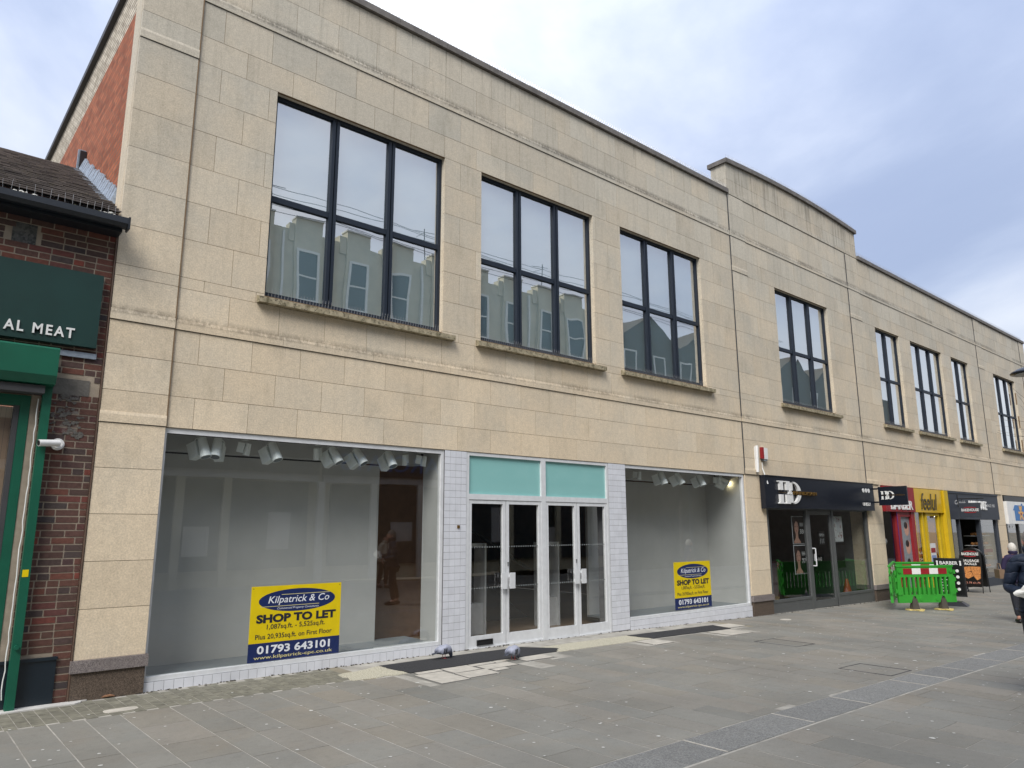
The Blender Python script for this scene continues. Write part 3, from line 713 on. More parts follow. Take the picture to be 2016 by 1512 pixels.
# estate agent boards
YB=lin(232,204,0,.85);YBM=plain('board_yellow',YB,.4);NB=plain('board_navy',lin(22,40,92,.9),.4);WH=plain('board_white',lin(236,240,246,.85),.5);INK=plain('board_ink',lin(30,34,50,.8),.5);CRM=plain('board_cream_letter',lin(222,212,150,.85),.5)
def board(x,z,w,h,label):
    t=thing('to_let_board',label,'sign',(x,.048,z))
    B('panel',YBM,t,(0,w,0,.005,h*.245,h));B('navy_band',NB,t,(0,w,0,.005,0,h*.2445))
    b=MB();b.disc((w*.505,-.0008,h*.795),w*.425,n=48,rz=h*.155);b.obj('oval_logo',NB,t)
    b=MB();b.box(w*.32,w*.86,-.0016,-.001,h*.872,h*.879);b.box(w*.10,w*.745,-.0016,-.001,h*.718,h*.725);b.obj('logo_rule',CRM,t)
    text(t,'Kilpatrick & Co',w*.18,h*.735,w*.68,h*.125,WH,y=-.0012,shear=.22,bold=.006)
    text(t,'Commercial Property Consultants',w*.28,h*.668,w*.46,h*.036,WH,y=-.0012,shear=.2)
    text(t,'SHOP TO LET',w*.065,h*.505,w*.88,h*.115,INK,y=-.0012,bold=.05)
    text(t,'1,087sq.ft. - 5,525sq.ft.',w*.18,h*.40,w*.64,h*.085,INK,y=-.0012,bold=.008)
    text(t,'Plus 20,935sq.ft. on First Floor',w*.065,h*.275,w*.84,h*.085,INK,y=-.0012,bold=.008)
    text(t,'01793 643101',w*.09,h*.10,w*.80,h*.11,WH,y=-.0012,bold=.03)
    text(t,'www.kilpatrick-cpc.co.uk',w*.06,h*.02,w*.86,h*.058,CRM,y=-.0012,bold=.008)
    b=MB()
    for u,v in((.02,.03),(.98,.03),(.02,.97),(.98,.97)): b.disc((w*u,-.001,h*v),.006,n=8)
    b.obj('fixing',IRON,t)
board(3.58,.175,1.2,.885,'larger yellow and navy to-let board low in the big left shop window')
board(11.90,.19,1.2,.90,'yellow and navy to-let board in the smaller window right of the doors')
for x,z,k in((14.12,.62,0),): B('vent_grille',BLACK,vs,(x,x+.16,.985,.998,z-.05,z+.04))

# ---------------------------------------------------------------- brick meat shop on the left
bs=thing('brick_shop','old dark red brick shop with tiled roof and green sign','building')
BR=[];cr=.0722;z=.02;row=0
while z<5.3:
    x=-1.2+(.115 if row%2 else 0)+R.uniform(-.01,.01);k=row%2
    while x<1.70:
        w=.205 if R.random()<.72 else .097
        xe=min(x+w,1.70)
        if 1.575<xe<1.70 and z<.5: xe=1.70
        if xe-x>.035:
            cx=(x+xe)/2;ok=True
            if z<3.15 and x<1.08: ok=False
            if 3.72<z<4.50 and cx<1.52: ok=False
            if cx<.35 : ok=False
            if 3.22<z<3.6 and cx<1.2: ok=False
            if z<.46 and cx<1.55: ok=False
            if z>4.74 and z<4.99 and .70<cx<.95: ok=False
            if 3.17<z<3.35 and 1.22<cx<1.62:ok=False
            if ok: BR.append((x,xe,R.uniform(-.004,.0),.06,z,z+.0585))
        x=xe+.013
    z+=cr;row+=1
sm=[q for q in BR if 2.72<q[4]<3.17 and q[0]>1.22 and q[1]<1.60];lo=[q for q in BR if q not in sm]
pieces('brick','hidden_bricks',bs,sm,BRKS,60)
pieces('brick','hidden_bricks',bs,lo,BRK,232)
B('mortar_wall',MORT,bs,(1.08,1.70,.0025,.3,0.0,5.34),(-3,1.08,.0025,.3,3.15,5.34))
B('corner_strip',mat('corner_pipe',lin(112,90,76,.7),.6),bs,(1.704,1.716,-.03,.0,0,5.2))
B('glazed_vent_block',granite('vent_block',lin(120,120,116,.6),lin(60,62,64,.5),40),bs,(.72,.94,-.002,.05,4.77,4.99))
B('concrete_pad',REND,bs,(1.25,1.60,-.006,.05,3.18,3.355))
sp=MB()
for i in range(46):
    x=R.uniform(1.27,1.58);z=2.72+R.uniform(0,.45)*(1 if x<1.5 else R.random());r=R.uniform(.012,.035)
    sp.prism([(x+r*math.cos(a)*R.uniform(.6,1.4),-.006-.004*R.random(),z+r*math.sin(a)*R.uniform(.4,.9)) for a in [2*math.pi*k/9 for k in range(9)]][::-1],(0,.008,0))
sp.obj('mortar_smears',REND,bs,kind='stuff')
B('lead_strip',LEAD,bs,(-1,1.63,-.03,-.004,3.60,3.66))
# sign
sg=thing('fascia_sign','dark green shop sign reading AL MEAT in white raised letters','sign',(0,0,0))
b=MB();b.box(-3,1.61,-.085,-.01,3.715,4.55);b.obj('sign_panel',DGRN,sg)
text(sg,'AL MEAT',.745,3.785,.64,.112,WHITEP,y=-.087,ext=.012,bold=.02,sp=1.28)
# shutter
sh=thing('shutter_box','bright green roller shutter housing under the dark green sign','shutter',(0,0,0))
b=MB();pr=[(-3,-.27,3.62),(-3,-.29,3.60),(-3,-.29,3.32),(-3,-.24,3.235),(-3,-.02,3.22),(-3,-.02,3.62)];b.prism(pr,(4.245,0,0));b.obj('housing',GRN,sh)
B('guide_rail',GRN,sh,(1.165,1.245,-.11,-.035,.03,3.23));B('lower_rail',IRON,sh,(-3,1.165,-.2,-.05,3.14,3.22))
b=MB();b.cyl((1.20,-.11,.62),(1.20,-.15,.62),.022,n=12);b.obj('lock',GRN,sh)
B('warning_sticker',YBM,sh,(1.175,1.228,-.1125,-.1105,1.29,1.36))
dw=thing('shop_window','meat shop window in a dark green frame with beige blinds behind','window',(0,0,0))
B('frame',GRN,dw,(.99,1.075,-.01,.10,.48,3.13));B('frame',GRN,dw,(-3,.99,-.008,.10,3.02,3.13));B('inner_frame',IRON,dw,(.94,.988,.0,.10,.48,3.02))
PANE('glass_pane',GLASS,dw,(-3,.94,.04,.05,.48,3.02));B('blind',mat('beige_blind',lin(188,160,136,.7),.8,var=.06,scale=2),dw,(-3,1.0,.16,.17,.3,3.02))
b=MB();
for i in range(40): b.box(-.6+i*.045,-.598+i*.045,.09,.092,2.4,3.0)
b.obj('mesh_screen',IRON,dw)
B('panelling',plain('blue_black_panel',lin(26,38,48,.8),.35),bs,(-3,1.575,-.02,.02,.03,.455),(-3,1.58,-.035,.02,.455,.485))
B('door_post',BRKR if 0 else MORT,bs,(1.078,1.16,-.004,.2,.48,3.14))
w=MB();pts=[(1.135+R.uniform(-.006,.006),-.05-.01*R.random(),3.1-.09*i) for i in range(34)];w.tube(pts,.006,5)
w.obj('loose_cable',WHITEP,None,label='white cable hanging crookedly beside the green shutter rail',category='cable')
cc=thing('security_camera','white bullet security camera on the brick wall by the green rail','security camera',(1.36,-.0,2.64))
b=MB();b.cyl((0,0,0),(0,-.035,0),.062,n=20);b.cyl((0,-.035,0),(0,-.05,0),.045,n=20);b.obj('base',WHITEP,cc)
b=MB();b.tube([(0,-.045,0),(-.02,-.09,0),(-.05,-.11,0)],.016,10);b.obj('bracket',WHITEP,cc)
b=MB();b.cyl((-.0,-.115,.004),(-.19,-.175,-.012),.035,n=18);b.obj('housing',WHITEP,cc)
b=MB();b.cyl((-.19,-.175,-.012),(-.194,-.176,-.0125),.029,n=18);b.obj('lens',BLACK,cc)
# roof
RY0,RZ0,SLP=-.22,5.25,.565
def rz(y): return RZ0+(y-RY0)*SLP
rt=MB();N_=23;tw=.165;gy=(3.02-RY0)/N_
tiles_=[]
for r in range(N_):
    y0=RY0+r*gy;y1=y0+gy*1.1;x=1.70-(.5 if r%2 else 1)*tw
    first=True;xr=1.69
    while xr>-1.6:
        xl=max(x,-1.7);tiles_.append((xl+.003,xr-.003,y0,y1,r));xr=xl;x=xl-tw
def tile_geo(b,q,rn=None,c=(0,0,0)):
    x0,x1,y0,y1,r=q;j=R.uniform(-.003,.003);zl=rz(y0)+.060+j;zh=rz(y1)+.010
    cx,cy,cz=c
    b.hexa([(x0-cx,y0-cy,zl-.016-cz),(x1-cx,y0-cy,zl-.016-cz),(x1-cx,y1-cy,zh-.014-cz),(x0-cx,y1-cy,zh-.014-cz)],[(x0-cx,y0-cy,zl-cz),(x1-cx,y0-cy,zl-cz),(x1-cx,y1-cy,zh-cz),(x0-cx,y1-cy,zh-cz)],rn)
vis=sorted(tiles_,key=lambda q:-q[1])[:290];rest=[q for q in tiles_ if q not in vis]
for q in vis:
    c=((q[0]+q[1])/2,q[2],rz(q[2]));b=MB();tile_geo(b,q,None,c);b.obj('roof_tile',RTILE,bs,loc=c)
b=MB()
for q in rest: tile_geo(b,q,R.random())
b.obj('far_roof_tiles',RTILE,bs,kind='stuff')
MB().prism([(-6,RY0+.02,rz(RY0)-.03),(-6,3.1,rz(3.1)-.03),(-6,6.5,rz(3.1)-1.9),(-6,6.5,5),(-6,.2,5.0)],(7.69,0,0)).obj('roof_deck',IRON,bs)
b=MB();x=1.62
while x>-2:
    b.cyl((x,3.05,rz(3.02)-.02),(x-.29,3.05,rz(3.02)-.02),.07,n=10);x-=.3
b.obj('ridge_tiles',RTILE,bs)
b=MB()
b.prism([(-6,-.22,5.20),(-6,-.34,5.20),(-6,-.345,5.13),(-6,-.31,5.09),(-6,-.24,5.09)],(7.76,0,0));b.box(1.745,1.765,-.35,-.21,5.07,5.21);b.obj('gutter',GUTT,bs)
B('soffit',GUTT,bs,(-6,1.715,-.22,.0,5.06,5.16))
for i in range(24):
    y=.36+i*.108;z=rz(y)+.045;lf=MB();tt=R.uniform(.19,.24)
    lf.hexa([(1.655,y,z-.01),(1.742,y,z-.01),(1.742,y+.10,z+.045),(1.655,y+.10,z+.045)],[(1.725,y+.055,z+tt),(1.742,y+.055,z+tt),(1.742,y+.095,z+tt+.03),(1.725,y+.095,z+tt+.03)]);lf.obj('flashing_piece',LEAD,bs)
    B('flashing_foot',LEAD,bs,(1.585,1.70,y,y+.103,z-.012+R.uniform(-.004,.004),z+.008))
B('flashing_end',LEAD,bs,(1.64,1.74,3.0,3.05,rz(3.0)+.02,rz(3.0)+.36));B('flashing_end',BLACK,bs,(1.66,1.745,2.94,2.99,rz(3.0)+.02,rz(3.0)+.32))
b=MB();x=-.2
while x<1.66:
    b.cyl((x,-.24,5.2),(x+R.uniform(-.01,.01),-.24,5.34+R.uniform(-.03,.02)),.0013,n=3);x+=.07
b.obj('bird_spikes',STEEL,bs,kind='stuff')
b=MB()
for cx,n_ in((.72,22),(.83,10),(1.50,14),(1.6,6)):
    for i in range(n_): b.ball((cx+R.gauss(0,.045),-.2+R.gauss(0,.02),5.235+R.uniform(0,.02)),R.uniform(.006,.018),6,4)
b.obj('bird_droppings',mat('droppings',lin(230,228,220,.8),.9),bs,kind='stuff')
b=MB()
for i in range(90):
    x=R.uniform(.3,1.72);b.ball((x,-.27+R.gauss(0,.02),5.20),R.uniform(.008,.022),6,4)
b.obj('gutter_moss',mat('moss',lin(70,72,44,.6),.95),bs,kind='stuff')
# ---------------------------------------------------------------- hairdresser
hd=thing('hair_salon_front','dark grey hair salon shopfront with posters in both windows','shopfront')
def shop_room(x0,x1,y1,m,fl=DARK):
    b=MB();b.box(x0,x1,y1,y1+.1,-.4,2.95);b.box(x0,x0+.04,.5,y1,-.4,2.95);b.box(x1-.04,x1,.5,y1,-.4,2.95);b.box(x0,x1,.12,y1,2.93,2.95);return b
shop_room(15.30,20.52,4.2,0).obj('inner_wall',mat('salon_wall',lin(120,124,124,.55),.8),hd);B('floor',DARK,hd,(15.3,20.52,.1,4.2,-.3,-.16))
f=MB();y0,y1=.03,.12
for x in(15.36,17.17,18.46,20.40): f.box(x,x+.09,y0,y1,g(x),2.26)
f.box(15.45,17.17,y0+.001,y1,.09,.15);f.box(18.55,20.40,y0+.001,y1,.07,.13);f.box(15.45,20.4,y0+.002,y1-.001,2.16,2.26)
f.obj('frame',GREYFR,hd)
B('stall_riser',GREYFR,hd,(15.36,17.26,.04,.11,g(17)-.06,.089));B('stall_riser',GREYFR,hd,(18.46,20.49,.04,.11,g(20)-.06,.069))
PANE('glass_pane',DGL,hd,(15.45,17.17,.07,.078,.15,2.16));PANE('glass_pane',DGL,hd,(18.55,20.4,.07,.078,.13,2.16))
d=MB();frame4(d,17.27,18.45,g(18)+.01,2.15,.045,.10,.09,.17,.09);d=d.obj('door',GREYFR,hd);PANE('glass_pane',DGL,d,(17.36,18.36,.065,.073,g(18)+.18,2.06))
b=MB();b.tube([(17.36,.04,1.25),(17.36,-.04,1.25),(17.36,-.04,.84),(17.36,.04,.84)],.014,8);b.box(17.45,17.49,.03,.05,.95,1.12);b.obj('handle',WALU,d)
for q in((17.80,.09,1.58,'OPEN'),):
    B('open_sign',BLACK,d,(17.80,18.10,.076,.08,1.33,1.66));text(d,'OPEN',17.83,1.53,.24,.07,WHITEP,y=.0755);text(d,'l l l',17.86,1.36,.18,.12,WHITEP,y=.0755)
SKIN=mat('poster_skin',lin(206,160,140,.8),.6);HAIRP=plain('poster_hair',lin(50,34,28),.6);PBLK=plain('poster_black',lin(16,16,18),.3)
def poster(x,z,w,h,num,label=None):
    B('poster_frame',WALU,hd,(x-.02,x+w+.02,.13,.136,z-.02,z+h+.02));p=B('poster',PBLK,hd,(x,x+w,.122,.129,z,z+h))
    b=MB();b.disc((x+w*.29,.1195,z+h*.60),w*.19,n=20,rz=h*.24);b.add([(x+w*u,.1197,z+h*v) for u,v in [(.20,.45),(.40,.45),(.42,.2),(.6,.05),(.6,0),(.02,0),(.03,.08),(.19,.2)]],[tuple(range(8))[::-1]]);b.obj('portrait',SKIN,p)
    b=MB();b.add([(x+w*u,.1185,z+h*v) for u,v in [(.02,.2),(.0,.95),(.2,1),(.45,.93),(.52,.75),(.45,.80),(.26,.84),(.13,.7),(.11,.4)]],[tuple(range(9))[::-1]]);b.box(x+w*.18,x+w*.26,.1180,.1184,z+h*.625,z+h*.645);b.box(x+w*.33,x+w*.41,.1180,.1184,z+h*.625,z+h*.645);b.obj('portrait_hair',HAIRP,p)
    b=MB();b.box(x+w*.24,x+w*.35,.1180,.1184,z+h*.455,z+h*.48);b.obj('portrait_lips',RED,p)
    text(p,num,x+w*.58,z+h*.36,w*.32,h*.17,WHITEP,y=.1215,bold=.02);b=MB()
    for k in range(3): b.box(x+w*.6,x+w*.9,.1205,.1215,z+h*(.75-.05*k),z+h*(.77-.05*k))
    b.obj('small_print',WHITEP,p)
poster(16.66,1.38,.55,.62,'33');poster(16.66,.68,.55,.64,'77')
B('poster_frame',WALU,hd,(18.72,19.20,.13,.136,1.38,2.03));pr=B('patterned_poster',WHITEP,hd,(18.74,19.18,.122,.129,1.40,2.01))
b=MB()
for i in range(34):
    x=18.76+R.random()*.36;z=1.42+R.random()*.54
    if 18.85<x<19.03 and 1.6<z<1.86: continue
    a=R.random()*3;b.add([(x,.1205,z),(x+.05*math.cos(a),.1205,z+.05*abs(math.sin(a))),(x+.05*math.cos(a)+.02,.1205,z+.05*abs(math.sin(a))+.012),(x+.022,.1205,z-.004)],[(0,1,2,3)])
b.obj('squiggles',RED,pr);B('label_panel',WALU,pr,(18.86,19.04,.1185,.1205,1.62,1.86))
B('poster',PBLK,hd,(18.76,19.18,.122,.129,.74,1.30))
dk=MB();dk.box(16.0,18.6,1.7,2.3,-.15,.75);dk.obj('salon_counter',mat('pink_counter',lin(190,130,120,.7),.6),hd);B('counter_top',plain('magenta_top',lin(120,20,70),.4),hd,(15.95,18.65,1.65,2.35,.76,.86))
text(hd,'LO',18.3,1.32,.26,.16,plain('rose_letter',lin(110,30,44),.5),y=4.19,ext=.01,flip=True);text(hd,'VE',18.3,1.12,.26,.16,bpy.data.materials['rose_letter'],y=4.19,ext=.01,flip=True)
b=MB();b.cyl((19.95,.5,g(20)),(19.95,.5,.40),.17,.03,16);b.box(19.75,20.15,.3,.7,g(20),g(20)+.03);b.obj('orange_cone',plain('cone_orange',lin(190,84,56,.7),.6),None,label='orange cone standing inside the salon right-hand window',category='cone')
# fascia
fs=thing('fascia_sign','long navy hair salon fascia with white HD letters and UNISEX','sign')
b=MB();b.box(15.14,20.64,-.13,-.025,2.19,2.905);b.box(15.10,15.14,-.135,-.02,2.17,2.915);b.box(15.14,20.64,-.145,-.02,2.905,2.925);b.obj('sign_panel',NAVY,fs)
def hdlogo(par,x0,z0,w,h,rot=None,y=-.135,e=.05):
    def P(pts,nm='letter'):
        b=MB();b.prism([(x0+w*u,y,z0+h*v) for u,v in pts],(0,-e,0));o=b.obj(nm,WHITEP,par)
        if rot is not None:o.data.transform(rot)
    gap0,gap1=.40,.60
    for u in(.02,.30):
        P([(u,1),(u+.22,1),(u+.22,.97),(u+.185,.93),(u+.185,gap1),(u+.045,gap1),(u+.045,.93),(u,.96)]);P([(u,0),(u+.22,0),(u+.22,.03),(u+.185,.07),(u+.185,gap0),(u+.045,gap0),(u+.045,.07),(u,.04)])
    # D: stem and bowl
    P([(.50,1),(.62,1),(.62,gap1),(.50,gap1)]);P([(.50,0),(.62,0),(.62,gap0),(.50,gap0)])
    def arc(a0,a1,ri,ro,n=8): 
        A=[a0+(a1-a0)*k/n for k in range(n+1)]
        return [(.64+ro[0]*math.cos(a),.5+ro[1]*math.sin(a)) for a in A]+[(.64+ri[0]*math.cos(a),.5+ri[1]*math.sin(a)) for a in A[::-1]]
    P(arc(.22,math.pi/2,(.22,.43),(.36,.5)));P(arc(-.22,-math.pi/2,(.22,.43),(.36,.5)))
    P([(.5,1),(.66,1),(.66,.95),(.5,.95)]);P([(.5,0),(.66,0),(.66,.05),(.5,.05)])
    text(par,'&',x0+w*.43,z0+h*.41,w*.18,h*.19,WHITEP,y=y,ext=e+.01,bold=.02,rot=rot)
    text(par,'HAIR DESIGN',x0+w*.66,z0+h*.42,w*1.06,h*.155,GOLD,y=y,ext=e+.01 if e>.01 else .003,rot=rot)
    b=MB();b.box(x0+w*.08,x0+w*.40,y-.005,y,z0+h*.49,z0+h*.51);o=b.obj('rule',GOLD,par)
    if rot is not None:o.data.transform(rot)
hdlogo(fs,15.60,2.29,1.02,.52)
b=MB()
for k in range(3): b.cyl((20.03+.16*k,-.13,2.72),(20.03+.16*k,-.14,2.72),.058,n=16)
b.obj('round_emblem',WHITEP,fs);text(fs,'UNISEX',19.94,2.315,.46,.085,WHITEP,y=-.133,ext=.006)
hs=thing('hanging_sign','navy square projecting HD sign over the pavement beside the barber','sign')
b=MB();b.box(20.68,20.74,-.98,-.24,2.33,2.83);b.obj('panel',NAVY,hs);b=MB();b.box(20.66,20.76,-.245,-.02,2.76,2.80);b.box(20.66,20.76,-.245,-.02,2.40,2.44);b.box(20.60,20.82,-.06,-.02,2.36,2.86);b.obj('bracket',NAVY,hs)
T_=Matrix.Translation((20.68,-.24,2.33))@Matrix.Rotation(-math.pi/2,4,'Z')   # +x of sign plane runs towards the street, faces -X
hdlogo(hs,.06,.16,.36,.22,rot=T_,y=-.002,e=.004)
# alarm and bracket
al=thing('alarm_box','red and white alarm box above the salon sign','alarm box',(15.26,-.0,3.42))
B('case',WHITEP,al,(0,.15,-.09,0,-.13,.13));B('red_cheek',RED,al,(-.06,0,-.085,0,-.12,.14));B('lamp_base',GREYF,al,(.0,.13,-.08,0,-.17,-.13))
b=MB();b.cyl((15.0,-.06,3.58),(14.97,-.06,2.98),.035,n=10);b.box(14.96,15.02,-.03,0,3.0,3.56);b.obj('tube_light',WHITEP,None,label='white vertical tube light fixed left of the red alarm box',category='light fitting')
b=MB();b.tube([(15.27,-.01,3.22),(15.27,-.01,3.08),(15.22,-.15,2.72)],.012,5);b.obj('conduit',WHITEP,None,label='thin white conduit dropping from the alarm box across the salon sign',category='conduit')
# ---------------------------------------------------------------- barber
bb=thing('barber_front','red framed barber shopfront with frosted window','shopfront')
shop_room(21.4,23.5,3,0).obj('inner_wall',GREYF,bb);B('floor',DARK,bb,(21.4,31,.1,4.2,-.38,-.30))
b=MB();b.box(21.44,23.46,-.10,.02,2.19,2.90);b.obj('fascia',RED,bb);text(bb,'BARBER',21.75,2.25,1.5,.26,WHITEP,y=-.102,ext=.02,bold=.02)
f=MB();
for a,b_ in((22.22,22.44),(23.22,23.46)): f.box(a,b_,-.05,.1,g(22),2.19)
f.box(22.44,23.22,-.03,.1,2.05,2.19);f.box(22.44,23.22,-.03,.1,g(22),.05);f.obj('frame',RED,bb)
B('frosted_glass',mat('frosted_film',lin(150,158,164,.7),.35),bb,(22.44,23.22,.03,.04,.05,2.05));PANE('glass_pane',DGL,bb,(21.44,22.22,.03,.04,.1,2.19));B('sill',RED,bb,(21.44,22.22,-.02,.1,.02,.1))
B('curtain',mat('barber_back',lin(140,146,150,.6),.8),bb,(21.44,22.22,.5,.52,-.2,2.19));B('led_strip',plain('violet_strip',lin(70,40,130),.4),bb,(22.205,22.22,-.06,-.05,.1,2.19))
b=MB()
for z in(1.70,1.18,.66): b.disc((22.98,.028,z),.16,n=20,rz=.20)
b.obj('portrait_print',SKIN,bb);b=MB()
for z in(1.80,1.28,.76): b.disc((22.94,.026,z),.12,n=16,rz=.10)
b.obj('portrait_hair',PBLK,bb)
B('neon_panel',PBLK,bb,(21.8,22.2,.02,.028,.45,.75));
b=MB();b.ball((21.9,.28,1.35),.12,12,8);b.obj('pendant_lamp',WHITEP,bb)
# ---------------------------------------------------------------- yellow takeaway
yl=thing('yellow_takeaway_front','bright yellow takeaway shopfront with dark scribbled lettering','shopfront')
b=MB();b.box(23.50,26.10,-.06,.02,2.19,2.90);b.obj('fascia',plain('yellow_fascia',lin(222,180,10,.8),.3),yl)
DKG=plain('dark_graffiti',lin(70,60,34),.5)
text(yl,'feelul',24.0,2.27,1.25,.50,DKG,y=-.062,ext=.02,bold=.0,shear=.25)
b=MB();b.box(25.80,26.12,-.11,.1,g(25),2.90);b.obj('side_post',YEL,yl)
f=MB()
for a,b_ in((23.50,23.62),(24.15,24.25),(24.40,24.52),(25.42,25.52),(25.68,25.80)): f.box(a,b_,.0,.1,g(24),2.19)
f.box(24.52,25.42,.0,.1,g(24),-.05);f.box(24.52,25.42,.0,.1,2.09,2.19);f.obj('frame',YEL,yl)
B('side_panel',ORAN,yl,(23.66,24.13,.12,.14,g(24),2.19));B('door_panel',ORAN,yl,(24.52,25.42,.12,.14,g(24),2.19));PANE('glass_pane',DGL,yl,(24.52,25.42,.05,.06,-.05,2.09),(23.62,24.15,.05,.06,-.1,2.19));B('dark_gap',BLACK,yl,(24.25,24.40,.1,.12,g(24),2.19),(25.52,25.68,.1,.12,g(24),2.19))
nt_=B('notice',WALU,yl,(24.62,25.05,.035,.045,.55,1.26));B('notice_band',RED,nt_,(24.66,25.0,.03,.034,.98,1.12));B('notice_band',plain('pale_blue_print',lin(130,150,200,.8),.5),nt_,(24.66,25.0,.03,.034,.6,.9))
# ---------------------------------------------------------------- bakery
bk=thing('bakery_front','slate grey bakery shopfront with open dark door and bread shelves','shopfront')
shop_room(26.15,31.0,4.5,0).obj('inner_wall',DARK,bk)
b=MB();b.box(26.14,31.0,-.08,.02,2.0,2.90);b.box(26.14,31.0,-.10,-.08,2.84,2.90);b.obj('fascia',SLT,bk)
text(bk,'BAKEHOUSE',28.0,2.33,1.70,.30,WHITEP,y=-.082,ext=.03,bold=.02);text(bk,'SINCE 1983',29.78,2.44,.82,.10,WHITEP,y=-.082);text(bk,'Cornish',26.75,2.48,.95,.14,WHITEP,y=-.082,shear=.3)
f=MB()
for a,b_ in((26.14,26.5),(27.15,27.25),(29.05,29.2),(30.78,31.0)): f.box(a,b_,.0,.12,g(28)-.05,2.0)
f.box(29.2,30.78,.02,.12,g(29)-.05,.02);f.obj('frame',SLT,bk);PANE('glass_pane',DGL,bk,(29.2,30.78,.05,.06,.02,2.0),(26.5,27.15,.05,.06,-.2,2.0))
BRD=mat('bread_crust',lin(190,130,70,.8),.8,var=.4,scale=30)
for z in(.35,.75,1.12,1.45):
    B('bread_shelf',WALU,bk,(29.25,30.7,.2,.6,z-.02,z));b=MB()
    for i in range(9): b.ball((29.32+i*.16,.35+R.uniform(-.05,.05),z+.05),(.07,.06,.05),8,6)
    b.obj('loaves',BRD,bk,kind='stuff')
B('red_shelf_strip',RED,bk,(29.25,30.7,.19,.2,.86,.98));B('menu_board',BROWN,bk,(27.5,28.6,2.4,2.45,1.45,2.0))
b=MB();b.cyl((28.4,1.2,2.1),(28.4,1.2,2.14),.12,n=14);b.obj('ceiling_lamp',emis('shop_lamp',(1,.9,.7),3),bk)
hb=thing('hanging_sign','dark projecting BAKEHOUSE sign with red arcs above the bakery door','sign')
b=MB();b.box(27.0,27.05,-.72,-.12,2.05,2.52);b.obj('panel',SLT,hb);b=MB();b.tube([(27.02,-.08,2.66),(27.02,-.85,2.66)],.015,6);b.tube([(27.02,-.2,2.66),(27.02,-.2,2.52)],.008,5);b.tube([(27.02,-.65,2.66),(27.02,-.65,2.52)],.008,5);b.box(27.0,27.05,-.1,-.06,2.4,2.8);b.obj('bracket',BLACK,hb)
def bakelogo(par,w,h,z0,M_):
    text(par,'BAKEHOUSE',.08*w,z0,.84*w,h,WHITEP,y=-.003,bold=.02,rot=M_)
    for s in(1,-1):
        b=MB();n=8;c=z0+h/2;pts=[(w/2+.32*w*math.cos(a),-.003,c+s*(h*.4+.45*h*math.sin(a)+.25*h)) for a in [math.pi*k/n*.8+.1*math.pi for k in range(n+1)]]
        pts+= [(w/2+.32*w*math.cos(a),-.003,c+s*(h*.4+.25*h*math.sin(a)+.1*h)) for a in [math.pi*k/n*.8+.1*math.pi for k in range(n+1)]][::-1]
        b.add(pts,[tuple(range(len(pts)))]);o=b.obj('red_arc',RED,par);o.data.transform(M_)
bakelogo(hb,.6,.09,.2,Matrix.Translation((27.0,-.12,2.05))@Matrix.Rotation(-math.pi/2,4,'Z'))
# ---------------------------------------------------------------- charity shop
ch_=thing('charity_shop_front','white fascia shopfront with blue house and teddy bear emblem','shopfront')
shop_room(31.9,37.3,3,0).obj('inner_wall',DARK,ch_)
b=MB();b.box(31.92,37.2,-.03,.02,2.70,2.90);b.obj('dark_band',BLACK,ch_);b=MB();b.box(31.92,37.2,-.10,.02,1.86,2.69);b.obj('fascia',WHITEP,ch_)
b=MB();b.prism([(x,-.103,z) for x,z in [(32.72,1.98),(33.98,1.98),(33.98,2.40),(34.15,2.40),(33.9,2.56),(33.75,2.56),(33.75,2.63),(33.6,2.63),(33.6,2.56),(32.8,2.56),(32.55,2.36),(32.72,2.36)]],(0,-.004,0));em=b.obj('blue_house',BLUE,ch_)
tb_=plain('teddy_tan',lin(232,180,110,.85),.6);b=MB()
for c,r,rz_ in(((33.45,2.44),.16,.085),((33.45,2.23),.17,.13),((33.22,2.28),.09,.05),((33.68,2.28),.09,.05),((33.32,2.07),.08,.08),((33.6,2.07),.08,.08),((33.31,2.51),.055,.04),((33.59,2.51),.055,.04)): b.disc((c[0],-.109-.0003*len(b.v)/20,c[1]),r,n=20,rz=rz_)
b.obj('teddy_bear',tb_,ch_);b=MB();b.add([(33.45,-.1125,2.16),(33.54,-.1125,2.24),(33.52,-.1125,2.28),(33.45,-.1125,2.25),(33.38,-.1125,2.28),(33.36,-.1125,2.24)],[tuple(range(6))]);b.obj('heart',RED,ch_)
f=MB()
for a in(31.92,33.3,34.8,36.2): f.box(a,a+.12,.0,.1,g(33)-.1,1.86)
f.obj('frame',BLACK,ch_);PANE('glass_pane',DGL,ch_,(32.04,36.2,.05,.06,g(33),1.86));B('price_tag',WHITEP,ch_,(32.25,32.32,-.01,0,1.72,1.8),(32.6,32.67,-.01,0,1.7,1.8))
def scrpt(u,v,d): return CAMP+(CFW+CR*((u-1008)/CF)-CU*((v-756)/CF))*d
